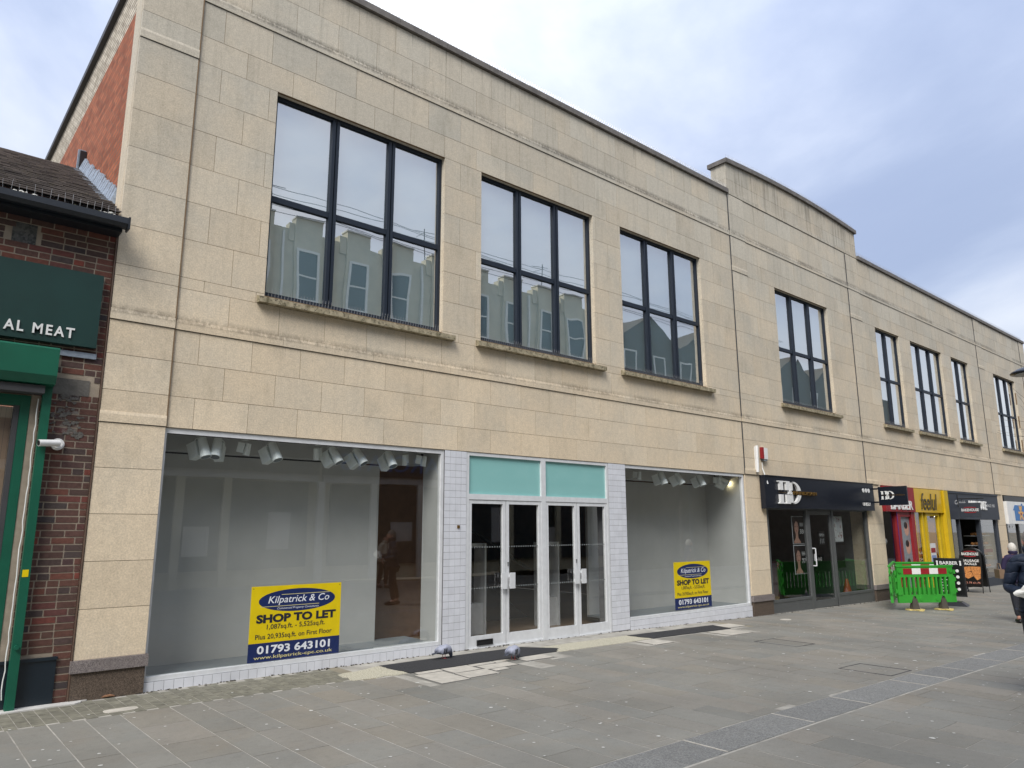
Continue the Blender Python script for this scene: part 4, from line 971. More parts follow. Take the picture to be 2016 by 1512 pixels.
# ---------------------------------------------------------------- street barriers
def barrier(name,A,Bp,label,zoff=0,h0=.17,h1=1.02,feet=True):
    A=Vector(A);Bp=Vector(Bp);d=Bp-A;L_=d.length;t=thing(name,label,'barrier',(A.x,A.y,g(A.x)),math.atan2(d.y,d.x),'green street works barriers')
    z0=h0;z1=h1
    b=MB();y=.03
    b.box(0,L_,-y,y,z1-.035,z1);b.box(0.02,L_-.02,-y+.012,y-.012,z1-.24,z1-.035);b.box(0,L_,-y,y,z1-.27,z1-.24)
    b.box(0,.10,-y,y,z0+.15,z1-.27);b.box(L_-.10,L_,-y,y,z0+.15,z1-.27)
    x=.17;k=0
    while x<L_-.14: b.box(x,x+.045,-y,y,z0+.18,z1-.27);x+=.118;k+=1
    b.box(0,L_,-y,y,z0+.15,z0+.18)
    # lower skirt with two notches
    n0,n1=L_*.27,L_*.77
    for a,c_ in((0,n0-.09),(n0+.09,n1-.09),(n1+.09,L_)): b.box(a,c_,-y,y,z0,z0+.15)
    for c_ in(n0,n1):
        b.prism([(c_-.09,-y,z0+.15),(c_-.09,-y,z0),(c_-.03,-y,z0+.15)],(0,2*y,0));b.prism([(c_+.09,-y,z0+.15),(c_+.03,-y,z0+.15),(c_+.09,-y,z0)],(0,2*y,0))
    for s,x in((-1,0),(1,L_)):
        for zz in(z0+.22,z0+.48,z1-.2): b.box(x if s>0 else x-.05,x+.05 if s>0 else x,-.018,.018,zz,zz+.09)
    b.obj('panel',BARG,t)
    b=MB()
    for x in(.08,L_-.08): b.cyl((x,-y-.012,z1-.13),(x,-y,z1-.13),.048,n=14);b.cyl((x,-y-.013,z1-.13),(x,-y-.016,z1-.13),.03,n=12)
    for x in(L_*.38,L_*.66): b.cyl((x,-y-.012,z0+.08),(x,-y,z0+.08),.04,n=14)
    b.obj('boss',BARG,t,kind='stuff')
    w=(L_-.36)/5
    for i in range(5): B('reflective_strip',RED if i%2==0 else WHITEP,t,(.18+w*i,.18+w*(i+1),-y+.004,-y+.011,z1-.20,z1-.065))
    if feet:
        GF=mat('foot_rubber',lin(70,66,58),.8) if 'foot_rubber' not in bpy.data.materials else bpy.data.materials['foot_rubber'];YF=mat('foot_yellow',lin(226,204,130,.8),.7,var=.3,scale=20) if 'foot_yellow' not in bpy.data.materials else bpy.data.materials['foot_yellow']
        for c_ in(n0,n1):
            b=MB();b.hexa([(c_-.09,-.07,.02),(c_+.09,-.07,.02),(c_+.09,.07,.02),(c_-.09,.07,.02)],[(c_-.05,-.03,z0+.1),(c_+.05,-.03,z0+.1),(c_+.05,.03,z0+.1),(c_-.05,.03,z0+.1)]);o=b.obj('leg',GF,t)
            b=MB();b.box(c_-.20,c_+.20,-.075,.075,0,.025);b.box(c_-.05,c_+.05,-.25,.25,0,.022);b.obj('foot',YF,o)
    return t
barrier('street_barrier',(18.46,-1.40),(19.72,-2.20),'green plastic barrier in front of the barber, nearer of the pair, red and white strip')
qa=scrpt(1766,1150,19.6);barrier('street_barrier',(qa.x,qa.y),(qa.x+1.15,qa.y-1.05),'green plastic barrier standing behind the nearer one, its top edge showing above it')
barrier('street_barrier',(18.36,-1.30),(qa.x-.12,qa.y-.02),'green plastic barrier seen almost end-on, closing the left side of the barrier enclosure',feet=False)
# ---------------------------------------------------------------- barber pavement board
pb=thing('pavement_sign','black swinging BARBER board on a heavy black base behind the green barriers','sign',(20.9,-1.72,g(20.9)),-math.pi/2+.25)
w=.33;b=MB();frame4(b,-w,w,.22,1.16,-.025,.025,.04);b.obj('frame',BLACK,pb);B('panel',PBLK,pb,(-w+.04,w-.04,-.012,.012,.26,1.12))
text(pb,'BARBER',-.20,1.0,.40,.085,WHITEP,y=-.013,bold=.02)
b=MB()
for i in range(9): b.box(-.22,-.22+R.uniform(.08,.2),-.0145,-.0125,.9-i*.07,.915-i*.07)
for i in range(4): b.disc((.17,-.014,.85-i*.15),.038,n=12)
for s in(-1,1): b.box(s*.255-.018,s*.255+.018,-.0145,-.0125,.98,1.05);b.disc((s*.255,-.0146,1.075),.024,n=10)
b.obj('printing',WHITEP,pb)
b=MB();b.cyl((0,0,.08),(0,0,.24),.03,n=10);b.obj('stem',BLACK,pb)
b=MB();b.hexa([(-.34,-.3,0),(.34,-.3,0),(.34,.3,0),(-.34,.3,0)],[(-.2,-.16,.1),(.2,-.16,.1),(.2,.16,.1),(-.2,.16,.1)]);b.obj('base',BLACK,pb)
# ---------------------------------------------------------------- bakery A-board
ab=thing('pavement_sign','arched black A-board advertising sausage rolls in front of the bakery','sign',(25.75,-.30,g(25.75)),-math.pi/2)
W2=.60;Hs=1.05
def arch(y0,lean,nm,mt,inset=0,z0=.18,th=.012):
    b=MB();pts=[(inset,0,z0),(W2-inset,0,z0),(W2-inset,0,Hs)]+[(W2/2+(W2/2-inset)*math.cos(a),0,Hs+(W2/2-inset)*math.sin(a)) for a in [math.pi*k/14 for k in range(1,14)]]+[(inset,0,Hs)]
    b.prism(pts,(0,th,0));o=b.obj(nm,mt,ab);o.data.transform(Matrix.Translation((0,y0,0))@Matrix.Rotation(lean,4,'X'));return o
LN=-.16
arch(-.0,LN,'front_panel',PBLK,.02);arch(.62,-LN,'rear_panel',PBLK,.02)
for y0,ln in((-.0,LN),(.62,-LN)):
    b=MB();pts=[(0,0,0),(0,0,Hs)]+[(W2/2-W2/2*math.cos(a),0,Hs+W2/2*math.sin(a)) for a in [math.pi*k/12 for k in range(1,12)]]+[(W2,0,Hs),(W2,0,0)];b.tube(pts,.014,6);o=b.obj('frame',BLACK,ab);o.data.transform(Matrix.Translation((0,y0,0))@Matrix.Rotation(ln,4,'X'))
b=MB();b.tube([(0,.12,.6),(0,.5,.6)],.006,5);b.obj('stay',WALU,ab)
ML=Matrix.Rotation(LN,4,'X')
bakelogo(ab,.56,.085,1.13,ML@Matrix.Translation((.02,0,0)))
text(ab,'SAUSAGE',.08,.93,.46,.075,WHITEP,y=-.003,bold=.02,rot=ML);text(ab,'ROLLS',.14,.835,.33,.075,WHITEP,y=-.003,bold=.02,rot=ML)
PAS=mat('pastry',lin(200,132,70,.8),.6,var=.4,scale=30);b=MB()
for p in [[(.03,.62),(.05,.76),(.28,.79),(.30,.66),(.16,.58)],[(.31,.66),(.29,.79),(.57,.79),(.57,.58),(.42,.55)],[(.05,.50),(.16,.58),(.30,.64),(.36,.5),(.22,.42)],[(.37,.5),(.32,.64),(.44,.55),(.56,.57),(.56,.44),(.46,.38)]]:
    b.prism([(u,-.002,v) for u,v in p],(0,-.004,0))
o=b.obj('pastry_picture',PAS,ab);o.data.transform(ML)
text(ab,'£1.75 £1.75',.12,.28,.42,.05,plain('pale_red_print',lin(220,150,130),.5),y=-.003,rot=ML)
# ---------------------------------------------------------------- lamp and bare tree at the right edge
lp=thing('street_lamp','round dark street lamp head hanging in at the right edge','street lamp')
c=CAMP+ (CFW+CR*((2030-1008)/CF)-CU*((733-756)/CF))*16
b=MB();n=24;prof=[(0.0,.13),(.12,.125),(.26,.08),(.37,.02),(.40,-.01),(.39,-.03),(.0,-.03)]
vs_=[];fs_=[]
for r,z in prof: vs_+=[(c.x+r*math.cos(2*math.pi*i/n),c.y+r*math.sin(2*math.pi*i/n),c.z+z) for i in range(n)]
for j in range(len(prof)-1):
    for i in range(n): fs_.append((j*n+i,j*n+(i+1)%n,(j+1)*n+(i+1)%n,(j+1)*n+i))
b.add(vs_,fs_);b.obj('lamp_head',plain('lamp_dark_metal',lin(40,44,54),.25,metal=.5),lp,smooth=True)
b=MB();b.disc((c.x,c.y,c.z-.034),.3,nrm=(0,0,-1),n=24);b.obj('diffuser',GREYP,lp)
px,py=c.x+.9,c.y-.6
b=MB();b.cyl((px,py,g(px)),(px,py,c.z+.5),.075,.05,12);b.tube([(px,py,c.z+.5),(px-.4,py+.27,c.z+.42),(c.x,c.y,c.z+.12)],.03,8);b.obj('post',plain('lamp_post_paint',lin(50,54,60),.5),lp)
tr=thing('bare_tree','leafless street tree whose twigs reach in from the right','tree')
def scrpt(u,v,d): return CAMP+(CFW+CR*((u-1008)/CF)-CU*((v-756)/CF))*d
BARK=mat('bark',lin(92,80,70,.7),.9,bump=.5)
b0=scrpt(2230,1150,15);tb0=Vector((b0.x,b0.y,g(b0.x)));trunk=MB();trunk.cyl(tb0,tb0+Vector((0,0,2.6)),.12,.085,10);top=tb0+Vector((0,0,2.6));trunk.cyl(top,top+Vector((.1,.1,1.6)),.085,.04,8)
trunk.obj('trunk',BARK,tr)
b=MB()
def tw(p,d,l,r,n):
    if n==0 or r<.0022: return
    q=p
    for k in range(4):
        d2=(d+Vector((R.gauss(0,.16),R.gauss(0,.16),R.gauss(0,.12)+.03))).normalized();q2=q+d2*l/4;b.cyl(q,q2,r,r*.86,5,cap=False);q=q2;d=d2;r*=.88
        if R.random()<.75: tw(q,(d+Vector((R.gauss(0,.7),R.gauss(0,.7),R.gauss(0,.6)))).normalized(),l*.6,r*.65,n-1)
    tw(q,d,l*.75,r*.8,n-1)
for (u,v) in((1985,800),(1975,860),(2010,905),(2040,760),(2080,820)):
    tgt=scrpt(u,v,14.6);st_=top+Vector((0,0,R.uniform(-.3,.9)));dd=(tgt-st_);tw(st_,dd.normalized(),dd.length*.44,.016,3)
for k in range(9):
    a=k*.7;tw(top+Vector((0,0,R.uniform(0,1.4))),Vector((abs(math.cos(a)),-abs(math.sin(a)),.6)).normalized(),1.3,.026,3)
b.obj('crown',BARK,tr)
# ---------------------------------------------------------------- people
def skin(J_,E_,sub=2,root=0):
    me=bpy.data.meshes.new('s');me.from_pydata([j[0] for j in J_],E_,[]);o=bpy.data.objects.new('s',me);COL.objects.link(o)
    m=o.modifiers.new('k','SKIN')
    for i,j in enumerate(J_):
        r=j[1];me.skin_vertices[0].data[i].radius=(r,r) if not isinstance(r,tuple) else r
        me.skin_vertices[0].data[i].use_root=(i==root)
    m.branch_smoothing=.4;s=o.modifiers.new('b','SUBSURF');s.levels=sub
    me2=bpy.data.meshes.new_from_object(o.evaluated_get(bpy.context.evaluated_depsgraph_get()));bpy.data.objects.remove(o);bpy.data.meshes.remove(me)
    v=[tuple(q.co) for q in me2.vertices];f=[tuple(q.vertices) for q in me2.polygons];bpy.data.meshes.remove(me2);return v,f
FLESH=mat('skin',lin(214,160,140,.85),.5,var=.08,scale=18,bump=.03)
def head(b,c,yaw=0,pitch=0,s=1.0):
    """head facing +y, centre c; nose, brow, chin and eye sockets are pushed out of one shell"""
    Rm=Matrix.Rotation(yaw,3,'Z')@Matrix.Rotation(pitch,3,'X')
    def fn(p):
        x,y,z=p.x/.078,p.y/.098,p.z/.118
        X,Y,Z_=p.x,p.y,p.z
        if z<0: X*=1-.30*z*z;Y*=1-.12*z*z
        if y>0:
            Y-= .012*max(0,1-abs(z-(.02))*5)*max(0,1-abs(abs(x)-.42)*3.2)
            n_=max(0,1-abs(x)*4.5)*max(0,1-abs(z+.22)*2.6);Y+=.030*n_
            Y+=.008*max(0,1-abs(z-.22)*6)*max(0,1-abs(x)*1.2)
            Y+=.008*max(0,1-abs(z+.55)*8)*max(0,1-abs(x)*2.4)
            Y+=.012*max(0,1-abs(z+.88)*5)*max(0,1-abs(x)*2)
        return Rm@Vector((X,Y,Z_))*s
    b.ball(c,(.078,.098,.118),40,32,fn)
    for k in(-1,1): b.ball(Vector(c)+Rm@Vector((k*.078,-.008,-.005))*s,(.012,.022,.032),10,8,lambda p:Rm@p*s)
    return Rm
def facebits(par,c,Rm,s=1.0,lip=True):
    c=Vector(c);b=MB()
    for k in(-1,1): b.ball(c+Rm@Vector((k*.031,.078,.003))*s,(.012*s,.008*s,.007*s),10,8)
    b.obj('eye',WHITEP,par,smooth=True);b=MB()
    for k in(-1,1): b.ball(c+Rm@Vector((k*.031,.085,.003))*s,.0045*s,8,6);b.cyl(c+Rm@Vector((k*.018,.090,.024))*s,c+Rm@Vector((k*.047,.080,.025))*s,.0035,n=6)
    b.obj('brow_and_iris',HAIRP,par)
    b=MB();b.ball(c+Rm@Vector((0,.093,-.062))*s,(.024*s,.007*s,.007*s),12,6,lambda p:Rm@p);b.obj('mouth',mat('lips',lin(170,100,92),.5),par,smooth=True)
def haircap(par,c,Rm,m,s=1.0,full=False):
    b=MB()
    def fn(p):
        z=p.z/.128;y=p.y/.108
        if not full:
            lim=.30 if y>.35 else (-.05 if y>-.1 else -.55)
        else: lim=-.95 if y<.2 else .25
        if z<lim:p=Vector((p.x*.86,p.y*.86,p.z*.8 if z<-.9 else p.z))
        return Rm@p*s
    b.ball(Vector(c)+Rm@Vector((0,-.006,.006))*s,(.086,.108,.124),36,28,fn);b.obj('hair',m,par,smooth=True)
def hand(b,wrist,fdir,palm_n,side=1,curl=.9,L_=.085):
    """palm plus five separate curled fingers, appended to b"""
    w=Vector(wrist);f=Vector(fdir).normalized();n_=Vector(palm_n);n_=(n_-f*n_.dot(f)).normalized();s=f.cross(n_)*side
    J_=[(w-f*.02,.026),(w+f*.02,(.030,.020)),(w+f*.06,(.038,.016)),(w+f*.09,(.038,.014))];v,fs=skin(J_,[(0,1),(1,2),(2,3)],2,0);b.add(v,fs)
    for k,(o_,l) in enumerate(((-.033,.066),(-.011,.076),(.011,.072),(.031,.056))):
        p=w+f*.088+s*o_;d=f.copy();J_=[(p-f*.02,.0095)];q=p
        for j,fr in enumerate((.45,.3,.25)):
            a=curl*(.5 if j==0 else .8);d=(d*math.cos(a)+n_*math.sin(a)).normalized() if j else (f*math.cos(a*.7)+n_*math.sin(a*.7)).normalized()
            J_.append((q,.0092-.0008*j));q=q+d*l*fr
        J_.append((q,.0065));v,fs=skin(J_,[(i,i+1) for i in range(len(J_)-1)],1,0);b.add(v,fs)
    p=w+f*.03-s*.03;q=p+(f*.5-s*.6+n_*.4).normalized()*.035;r_=q+(f*.75+n_*.6).normalized()*.03
    v,fs=skin([(w+f*.02,.012),(p,.012),(q,.0105),(r_,.008)],[(0,1),(1,2),(2,3)],1,0);b.add(v,fs)
def puffer():
    t=NT('navy_coat_cloth');o=t.n('TexCoord').outputs['Object'];z=t.n('SeparateXYZ',{0:o}).outputs[2]
    s=t.math('ABSOLUTE',t.math('SINE',t.math('ADD',t.math('MULTIPLY',z,26.0),t.math('MULTIPLY',t.noise(6,2),2.0))))
    n=t.noise(14,4,.6);c=t.mix(t.rng(n,.3,.7,0,.5),lin(24,38,58,.75),lin(40,50,70,.7))
    h=t.math('ADD',t.math('POWER',s,.35),t.math('MULTIPLY',n,.8));return t.bsdf(c,.6,0,.35,h,.8,.02)
NAVYC=puffer();TROU=mat('dark_trousers',lin(30,32,40),.85,bump=.2);SHOE=plain('black_shoe',lin(22,20,20),.4)
def person(loc,rz,label,coat,arms,hem,hair,hairfull=False,hyaw=0,hp=0,s=1.0,neckh=1.46):
    t=thing('person',label,'person',loc,rz);t.scale=(s,s,s)
    b=MB();hc=Vector((0,.035,1.625))
    # body: pelvis root, spine, neck, legs, arms
    J_=[((0,0,.96),(.15,.105)),((0,0,1.12),(.135,.10)),((0,0,1.32),(.155,.105)),((0,-.005,1.43),(.10,.075)),((0,.01,1.50),.058),((0,.025,1.56),.055),
        ((.09,0,.88),.088),((.10,.03,.50),.058),((.10,-.02,.10),.042),((.10,.12,.035),(.045,.03)),
        ((-.09,0,.88),.088),((-.10,-.05,.50),.058),((-.10,-.16,.12),.042),((-.10,-.03,.035),(.045,.03))]
    E_=[(0,1),(1,2),(2,3),(3,4),(4,5),(0,6),(6,7),(7,8),(8,9),(0,10),(10,11),(11,12),(12,13)]
    for side,(el,wr) in zip((1,-1),arms):
        i=len(J_);J_+=[((side*.18,0,1.42),.06),(el,.043),(wr,.028)];E_+=[(3,i),(i,i+1),(i+1,i+2)]
    v,f=skin(J_,E_,2,0);b.add(v,f)
    Rm=head(b,hc,hyaw,hp)
    for side,(el,wr) in zip((1,-1),arms):
        d=Vector(wr)-Vector(el);hand(b,wr,d,(-side*.9,.1,.35) ,side=side)
    body=b.obj('body',FLESH,t,smooth=True)
    facebits(t,hc,Rm);haircap(t,hc,Rm,hair,full=hairfull)
    # coat: torso shell, hem and sleeves
    J_=[((0,0,1.05),(.19,.15)),((0,0,1.22),(.185,.145)),((0,0,1.36),(.175,.13)),((0,-.005,1.455),(.12,.10)),((0,.01,1.52),(.082,.078)),((0,0,.9),(.215,.165)),((0,0,hem),(.225,.165))]
    E_=[(0,1),(1,2),(2,3),(3,4),(0,5),(5,6)]
    for side,(el,wr) in zip((1,-1),arms):
        i=len(J_);e=Vector(el);w_=Vector(wr);J_+=[((side*.175,0,1.41),.080),(tuple((Vector((side*.175,0,1.41))+e)/2+Vector((side*.0,0,0))),.066),(el,.062),(tuple((e+w_)/2),.054),(tuple(e+(w_-e)*.93),.050)];E_+=[(3,i),(i,i+1),(i+1,i+2),(i+2,i+3),(i+3,i+4)]
    v,f=skin(J_,E_,2,0);MB().add(v,f).obj('coat',coat,t,smooth=True)
    b=MB();b.v=[];n=20
    for k,(rr,zz) in enumerate([((.085,.08),1.50),((.095,.09),1.54),((.092,.088),1.57),((.08,.075),1.555)]): b.v+=[(rr[0]*math.cos(2*math.pi*i/n),.015+rr[1]*math.sin(2*math.pi*i/n),zz) for i in range(n)]
    for k in range(3): b.f+=[(k*n+i,k*n+(i+1)%n,(k+1)*n+(i+1)%n,(k+1)*n+i) for i in range(n)]
    b.obj('collar',coat,t,smooth=True)
    b=MB();b.cyl((0,.165,hem+.02),(0,.135,1.48),.006,n=6);b.obj('zip',IRON,t)
    J_=[((0,0,.93),(.155,.115)),((.095,0,.84),.10),((.10,.03,.50),.08),((.10,-.02,.11),.068),((-.095,0,.84),.10),((-.10,-.05,.50),.08),((-.10,-.15,.13),.068)]
    v,f=skin(J_,[(0,1),(1,2),(2,3),(0,4),(4,5),(5,6)],2,0);MB().add(v,f).obj('trousers',TROU,t,smooth=True)
    for x,y in((.10,.06),(-.10,-.09)):
        b=MB();b.ball((x,y,.045),(.05,.14,.055),16,10,lambda p:Vector((p.x,p.y,max(p.z,-.043))));b.obj('shoe',SHOE,t,smooth=True)
    return t
GREYHAIR=mat('grey_hair',lin(120,112,106),.8,var=.3,scale=60,bump=.3);WHAIR=mat('white_hair',lin(214,208,198,.85),.8,var=.2,scale=50,bump=.5)
c=scrpt(2037,1120,7.9)
man=person((c.x,c.y,g(c.x)),math.radians(112),'man in a long navy padded coat holding a crumpled white paper bag',NAVYC,(((.265,-.02,1.12),(.11,.25,1.08)),((-.27,.0,1.13),(-.10,.27,1.14))),.78,GREYHAIR,hyaw=.1,hp=-.12)
PAP=mat('paper_bag',lin(232,230,222,.85),.75,var=.1,scale=30,bump=.6,bscale=30)
bm_=MB()
def crump(p):
    return Vector((p.x*(1+.25*math.sin(p.y*90)),p.y*(1+.2*math.sin(p.z*80+2)),p.z*(1+.3*math.sin(p.x*70+1))+.02*math.sin(p.x*40)))
bm_.ball((0,0,0),(.19,.085,.055),22,14,crump)
pbag=bm_.obj('paper_bag',PAP,None,label='crumpled white printed paper bag in the navy-coated man\'s hands',category='bag')
Mw=Matrix.Translation((c.x,c.y,g(c.x)))@Matrix.Rotation(math.radians(112),4,'Z')
pbag.matrix_world=Mw@Matrix.Translation((.06,.37,1.17))@Matrix.Rotation(.45,4,'Y')
bb_=MB()
for i in range(6): bb_.box(-.02,.07,-.088,-.086,-.03+i*.012,-.026+i*.012)
o=bb_.obj('printing',GREYF,pbag)
PURP=mat('purple_navy_coat',lin(38,28,66,.8),.8,bump=.3)
c2=scrpt(2000,1130,15)
person((c2.x,c2.y,g(c2.x)),math.radians(-55),'white-haired pedestrian in a purple coat beyond the navy-coated man',PURP,(((.24,-.02,1.14),(.20,.22,1.06)),((-.25,-.02,1.14),(-.2,.2,1.04))),.75,WHAIR,hairfull=False,s=.905)
hbg=MB();hbg.box(-.05,.05,-.14,.14,-.13,.05);hbg.tube([(0,-.1,.05),(0,-.06,.16),(0,.06,.16),(0,.1,.05)],.01,6)
hbg=hbg.obj('handbag',mat('tan_leather',lin(120,98,78),.6),None,label='tan handbag at the elbow of the white-haired pedestrian',category='handbag')
hbg.matrix_world=Matrix.Translation((c2.x,c2.y,g(c2.x)))@Matrix.Rotation(math.radians(-55),4,'Z')@Matrix.Translation((-.30,-.02,1.0))
# a pedestrian on the far pavement, mirrored in the big shop window
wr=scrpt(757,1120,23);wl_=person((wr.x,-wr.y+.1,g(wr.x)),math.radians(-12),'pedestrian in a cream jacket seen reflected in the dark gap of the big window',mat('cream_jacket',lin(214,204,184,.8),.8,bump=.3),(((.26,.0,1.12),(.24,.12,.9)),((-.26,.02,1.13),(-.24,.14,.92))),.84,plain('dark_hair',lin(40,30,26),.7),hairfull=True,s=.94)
# ---------------------------------------------------------------- pigeons
PGR=None
def pig_mat():
    t=NT('pigeon_plumage');o=t.n('TexCoord').outputs['Object'];sp=t.n('SeparateXYZ',{0:o})
    x=sp.outputs[0];c=t.mix(t.rng(x,-.11,-.075,1,0),lin(172,176,192,.78),lin(54,58,68,.7));c=t.mix(t.rng(x,.085,.11,0,1),c,lin(72,80,98,.8))
    c=t.mix(t.rng(t.noise(60,4),.4,.6,0,.25),c,lin(120,124,140,.8));return t.bsdf(c,.7,0,.3,t.noise(120,3),.3,.002)
PGM=pig_mat()
def pigeon(x,y,rz,label):
    t=thing('pigeon',label,'pigeon',(x,y,g(x)+.012),rz,'pigeons feeding by the asphalt patch');s=1.15;t.scale=(s,s,s)
    SP=[((-.175,.088),.002,.001),((-.172,.088),.026,.004),((-.12,.096),.026,.010),((-.085,.106),.034,.026),((-.045,.114),.052,.044),((0,.120),.063,.056),((.04,.122),.064,.058),((.075,.112),.052,.048),((.098,.092),.036,.034),((.112,.070),.025,.024),((.119,.050),.021,.021),((.121,.034),.018,.016),((.122,.024),.006,.006)]
    b=MB();n=20
    for i,(p,ry,rn) in enumerate(SP):
        p0=SP[max(i-1,0)][0];p1=SP[min(i+1,len(SP)-1)][0];tx,tz=p1[0]-p0[0],p1[1]-p0[1];l=math.hypot(tx,tz);nx,nz=-tz/l,tx/l
        b.v+=[(p[0]+nx*rn*math.sin(q),ry*math.cos(q),p[1]+nz*rn*math.sin(q)) for q in [2*math.pi*k/n for k in range(n)]]
    for i in range(len(SP)-1): b.f+=[(i*n+k,i*n+(k+1)%n,(i+1)*n+(k+1)%n,(i+1)*n+k) for k in range(n)]
    b.f+=[tuple(range(n))[::-1],tuple(range((len(SP)-1)*n,len(SP)*n))];b.obj('body',PGM,t,smooth=True)
    b=MB();b.cyl((.116,0,.036),(.126,0,.018),.005,.001,6);b.obj('beak',BLACK,t)
    for k in(-1,1):
        b=MB();b.ball((-.018,k*.052,.118),(.082,.013,.040),18,10,lambda p:Vector((p.x,p.y,p.z+(.012 if p.x>0 else -.10*abs(p.x)))));w_=b.obj('wing',PGM,t,smooth=True)
        b=MB()
        for q in(-.022,-.052): b.hexa([(q-.006,k*.066,.088),(q+.004,k*.066,.088),(q+.004,k*.071,.088),(q-.006,k*.071,.088)],[(q+.012,k*.060,.145),(q+.022,k*.060,.145),(q+.022,k*.071,.145),(q+.012,k*.071,.145)])
        b.obj('wing_bar',BLACK,w_)
        b=MB();b.tube([(.01,k*.022,.07),(.005,k*.022,.0)],.004,6);b.tube([(.035,k*.026,-.006),(.005,k*.022,-.004),(-.015,k*.022,-.006)],.003,5);b.tube([(.005,k*.022,-.004),(.028,k*.008,-.006)],.003,5);b.obj('leg',plain('pigeon_leg',lin(190,90,90),.6) if 'pigeon_leg' not in bpy.data.materials else bpy.data.materials['pigeon_leg'],t)
pigeon(6.13,-.40,.1,'grey pigeon pecking close to the tiled plinth left of the doors')
pigeon(6.80,-1.08,.3,'grey pigeon pecking on the pale slabs in front of the doors')
for o in list(bpy.data.objects):
    if o.type=='MESH' and o.parent and (o.parent.name.startswith('pigeon') and o.name.split('.')[0]!='leg' or o.parent.name.startswith('wing')): o.data.transform(Matrix.Translation((0,0,-.028)))
lf=MB();lf.prism([(2.02,-.05,0.03),(2.08,-.07,.035),(2.14,-.06,.03),(2.08,-.03,.05)],(0,0,.01));lf.obj('dead_leaf',BROWN,None,label='curled brown dead leaf at the foot of the granite plinth',category='leaf')
# ---------------------------------------------------------------- buildings across the street (seen as reflections)
OY=-14.6
CRE=mat('cream_render',lin(206,200,174,.82),.85,var=.1,scale=2);SHW=plain('sash_white',lin(226,226,218,.85),.5);DG=mat('sash_glass',lin(50,58,60),.4)
ob=thing('cream_terrace','cream rendered terrace with stepped parapet and white sash windows across the street','building')
w=MB();w.box(-14,27,OY-8,OY,0,12.35)
i=-12
x=-13.65
k=0
while x<26.5:
    w.box(x+.45,x+1.5,OY-.3,OY+.12,9.2,12.8);w.box(x+.2,x+.45,OY-.3,OY+.05,11.9,12.58);x+=1.95;k+=1
w.obj('wall',CRE,ob)
x=-13.65
while x<26.5:
    for z0,z1 in((9.7,11.65),(6.1,8.4)):
        f=MB();yy=OY+.121;frame4(f,x+.55,x+1.4,z0,z1,yy,yy+.06,.09);f.box(x+.64,x+1.31,yy+.01,yy+.05,(z0+z1)/2-.03,(z0+z1)/2+.03);f=f.obj('window',SHW,ob)
        B('pane',DG,f,(x+.64,x+1.31,yy+.015,yy+.02,z0+.09,z1-.09))
        if z0>9: pass
        else: B('window_bay',CRE,ob,(x+.45,x+1.5,OY+.001,yy-.001,5.9,8.6))
    x+=1.95
cb=MB()
for k in range(6):
    pts=[(-16+2*i,OY+.5+.12*k,12.75+.11*k-.2*math.sin(math.pi*((i*2+3*k)%14)/14)) for i in range(30)];cb.tube(pts,.010,4)
for x in(-6,2.6,9.4,16.1,22.7):
    cb.cyl((x,OY-.5,12.3),(x,OY-.5,14.2),.02,n=5);cb.tube([(x-.5,OY-.5,14.0),(x+.5,OY-.5,14.1)],.012,4);cb.tube([(x-.3,OY-.7,13.8),(x-.3,OY-.1,13.8)],.01,4)
cb.obj('overhead_cables',IRON,ob)
x=-13.65
while x<26.5:
    B('parapet_cap',SHW,ob,(x+.42,x+1.53,OY-.3,OY+.16,12.8,12.86));B('string_course',CRE,ob,(x-.45,x+1.5,OY+.002,OY+.17,9.05,9.18));B('downpipe',SHW,ob,(x-.06,x+.02,OY+.01,OY+.09,4.8,12.2)) if int(x)%3==0 else None
    x+=1.95
for x in(-9,-4.5,-.2,4.3,6.9,8.3,11.5,13.6,15.6,17.6,20.1,22.8,25.2): B('shop_pier',SHW if int(x)%2 else CRE,ob,(x-.12,x+.12,OY+.11,OY+.24,0,3.35))
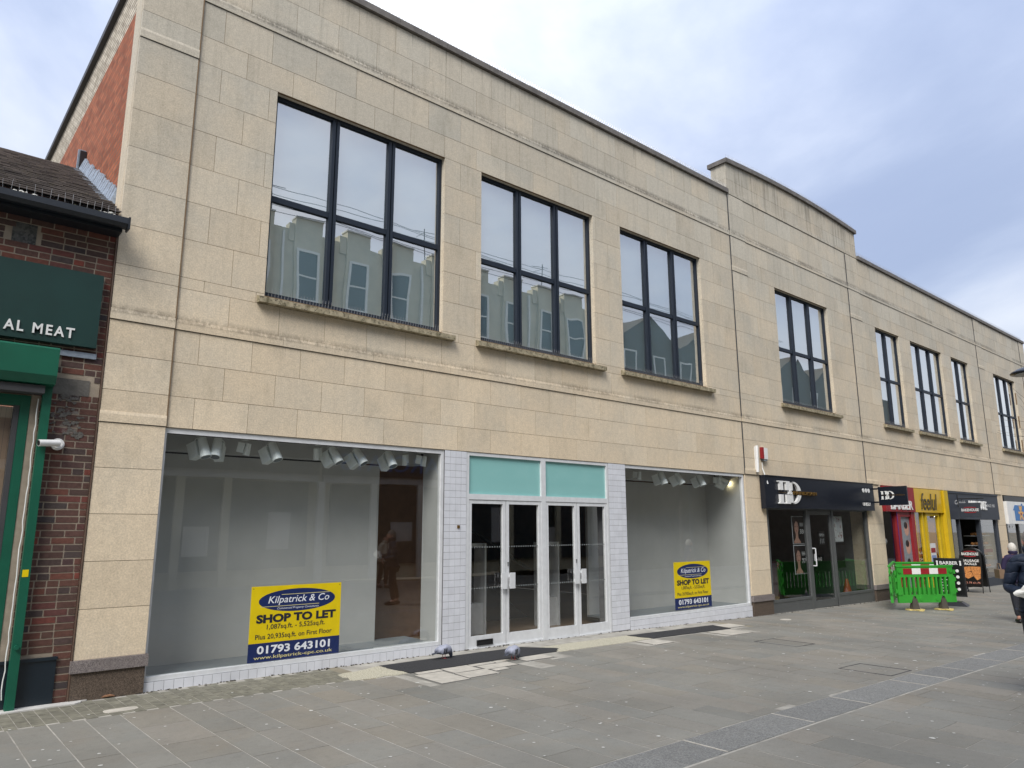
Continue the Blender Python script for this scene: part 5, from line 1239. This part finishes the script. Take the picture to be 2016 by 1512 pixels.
for x,z,w_,h_ in((-2.2,1.2,.9,1.3),(1.2,1.0,.7,1.0),(5.3,1.5,.6,.8),(9.7,1.1,.8,1.2),(14.4,1.3,.9,.7),(19,1.2,.7,1.4),(21.6,1.0,1.1,.8)): B('window_poster',GREYP,ob,(x,x+w_,OY+.105,OY+.115,z,z+h_))
for a,b_,col,tx in((-13,4.2,lin(60,44,66,.6),''),(4.4,11.4,lin(120,120,116,.5),''),(11.6,17.5,lin(60,66,74,.5),'BARCLAYS'),(17.7,26.8,lin(50,52,50,.6),'CLARKS')):
    m_=mat('opposite_fascia',col,.6);B('fascia',m_,ob,(a,b_,OY+.002,OY+.22,3.6,4.7));B('shop_glass',DG,ob,(a+.3,b_-.3,OY+.01,OY+.1,.5,3.3));B('shop_frieze',GREYP,ob,(a,b_,OY+.003,OY+.15,3.35,3.6))
    if tx: text(ob,tx,a+.6,3.8,(b_-a)*.8,.6,BLUE if tx[0]=='B' else WHITEP,y=0,ext=.02,rot=Matrix.Translation((2*a+ (b_-a),OY+.225,0))@Matrix.Rotation(math.pi,4,'Z'))
at=MB();frame4(at,7.1,7.85,.95,1.85,OY+.1,OY+.16,.09);at.box(7.19,7.76,OY+.1,OY+.12,1.04,1.76);at.obj('cash_machine',SHW,ob)
BRW=mat('dark_brick_opposite',lin(104,92,74,.55),.9);o2=thing('gabled_terrace','dark brick gabled terrace across the street','building')
w=MB();w.box(27.2,60,OY-9,OY,-1,11.6)
for k in range(6):
    x=28+k*5;w.prism([(x,OY-.001,11.6),(x+4.6,OY-.001,11.6),(x+2.3,OY-.001,13.0)],(0,-8,0))
w.obj('wall',BRW,o2)
for k in range(12):
    for z0 in(6.2,9.0): f=MB();x=28+k*2.4;frame4(f,x,x+1.,z0,z0+1.8,OY+.002,OY+.05,.08);f.obj('window',SHW,o2)
o3=thing('far_brick_building','dark red brick building just past the end of the stone building','building')
w=MB();w.box(37.6,50,.5,10,-1,9.2);w.obj('wall',SIDEB,o3);B('roof',SLATE,o3,(37.5,50.1,.4,10.1,9.2,9.4))
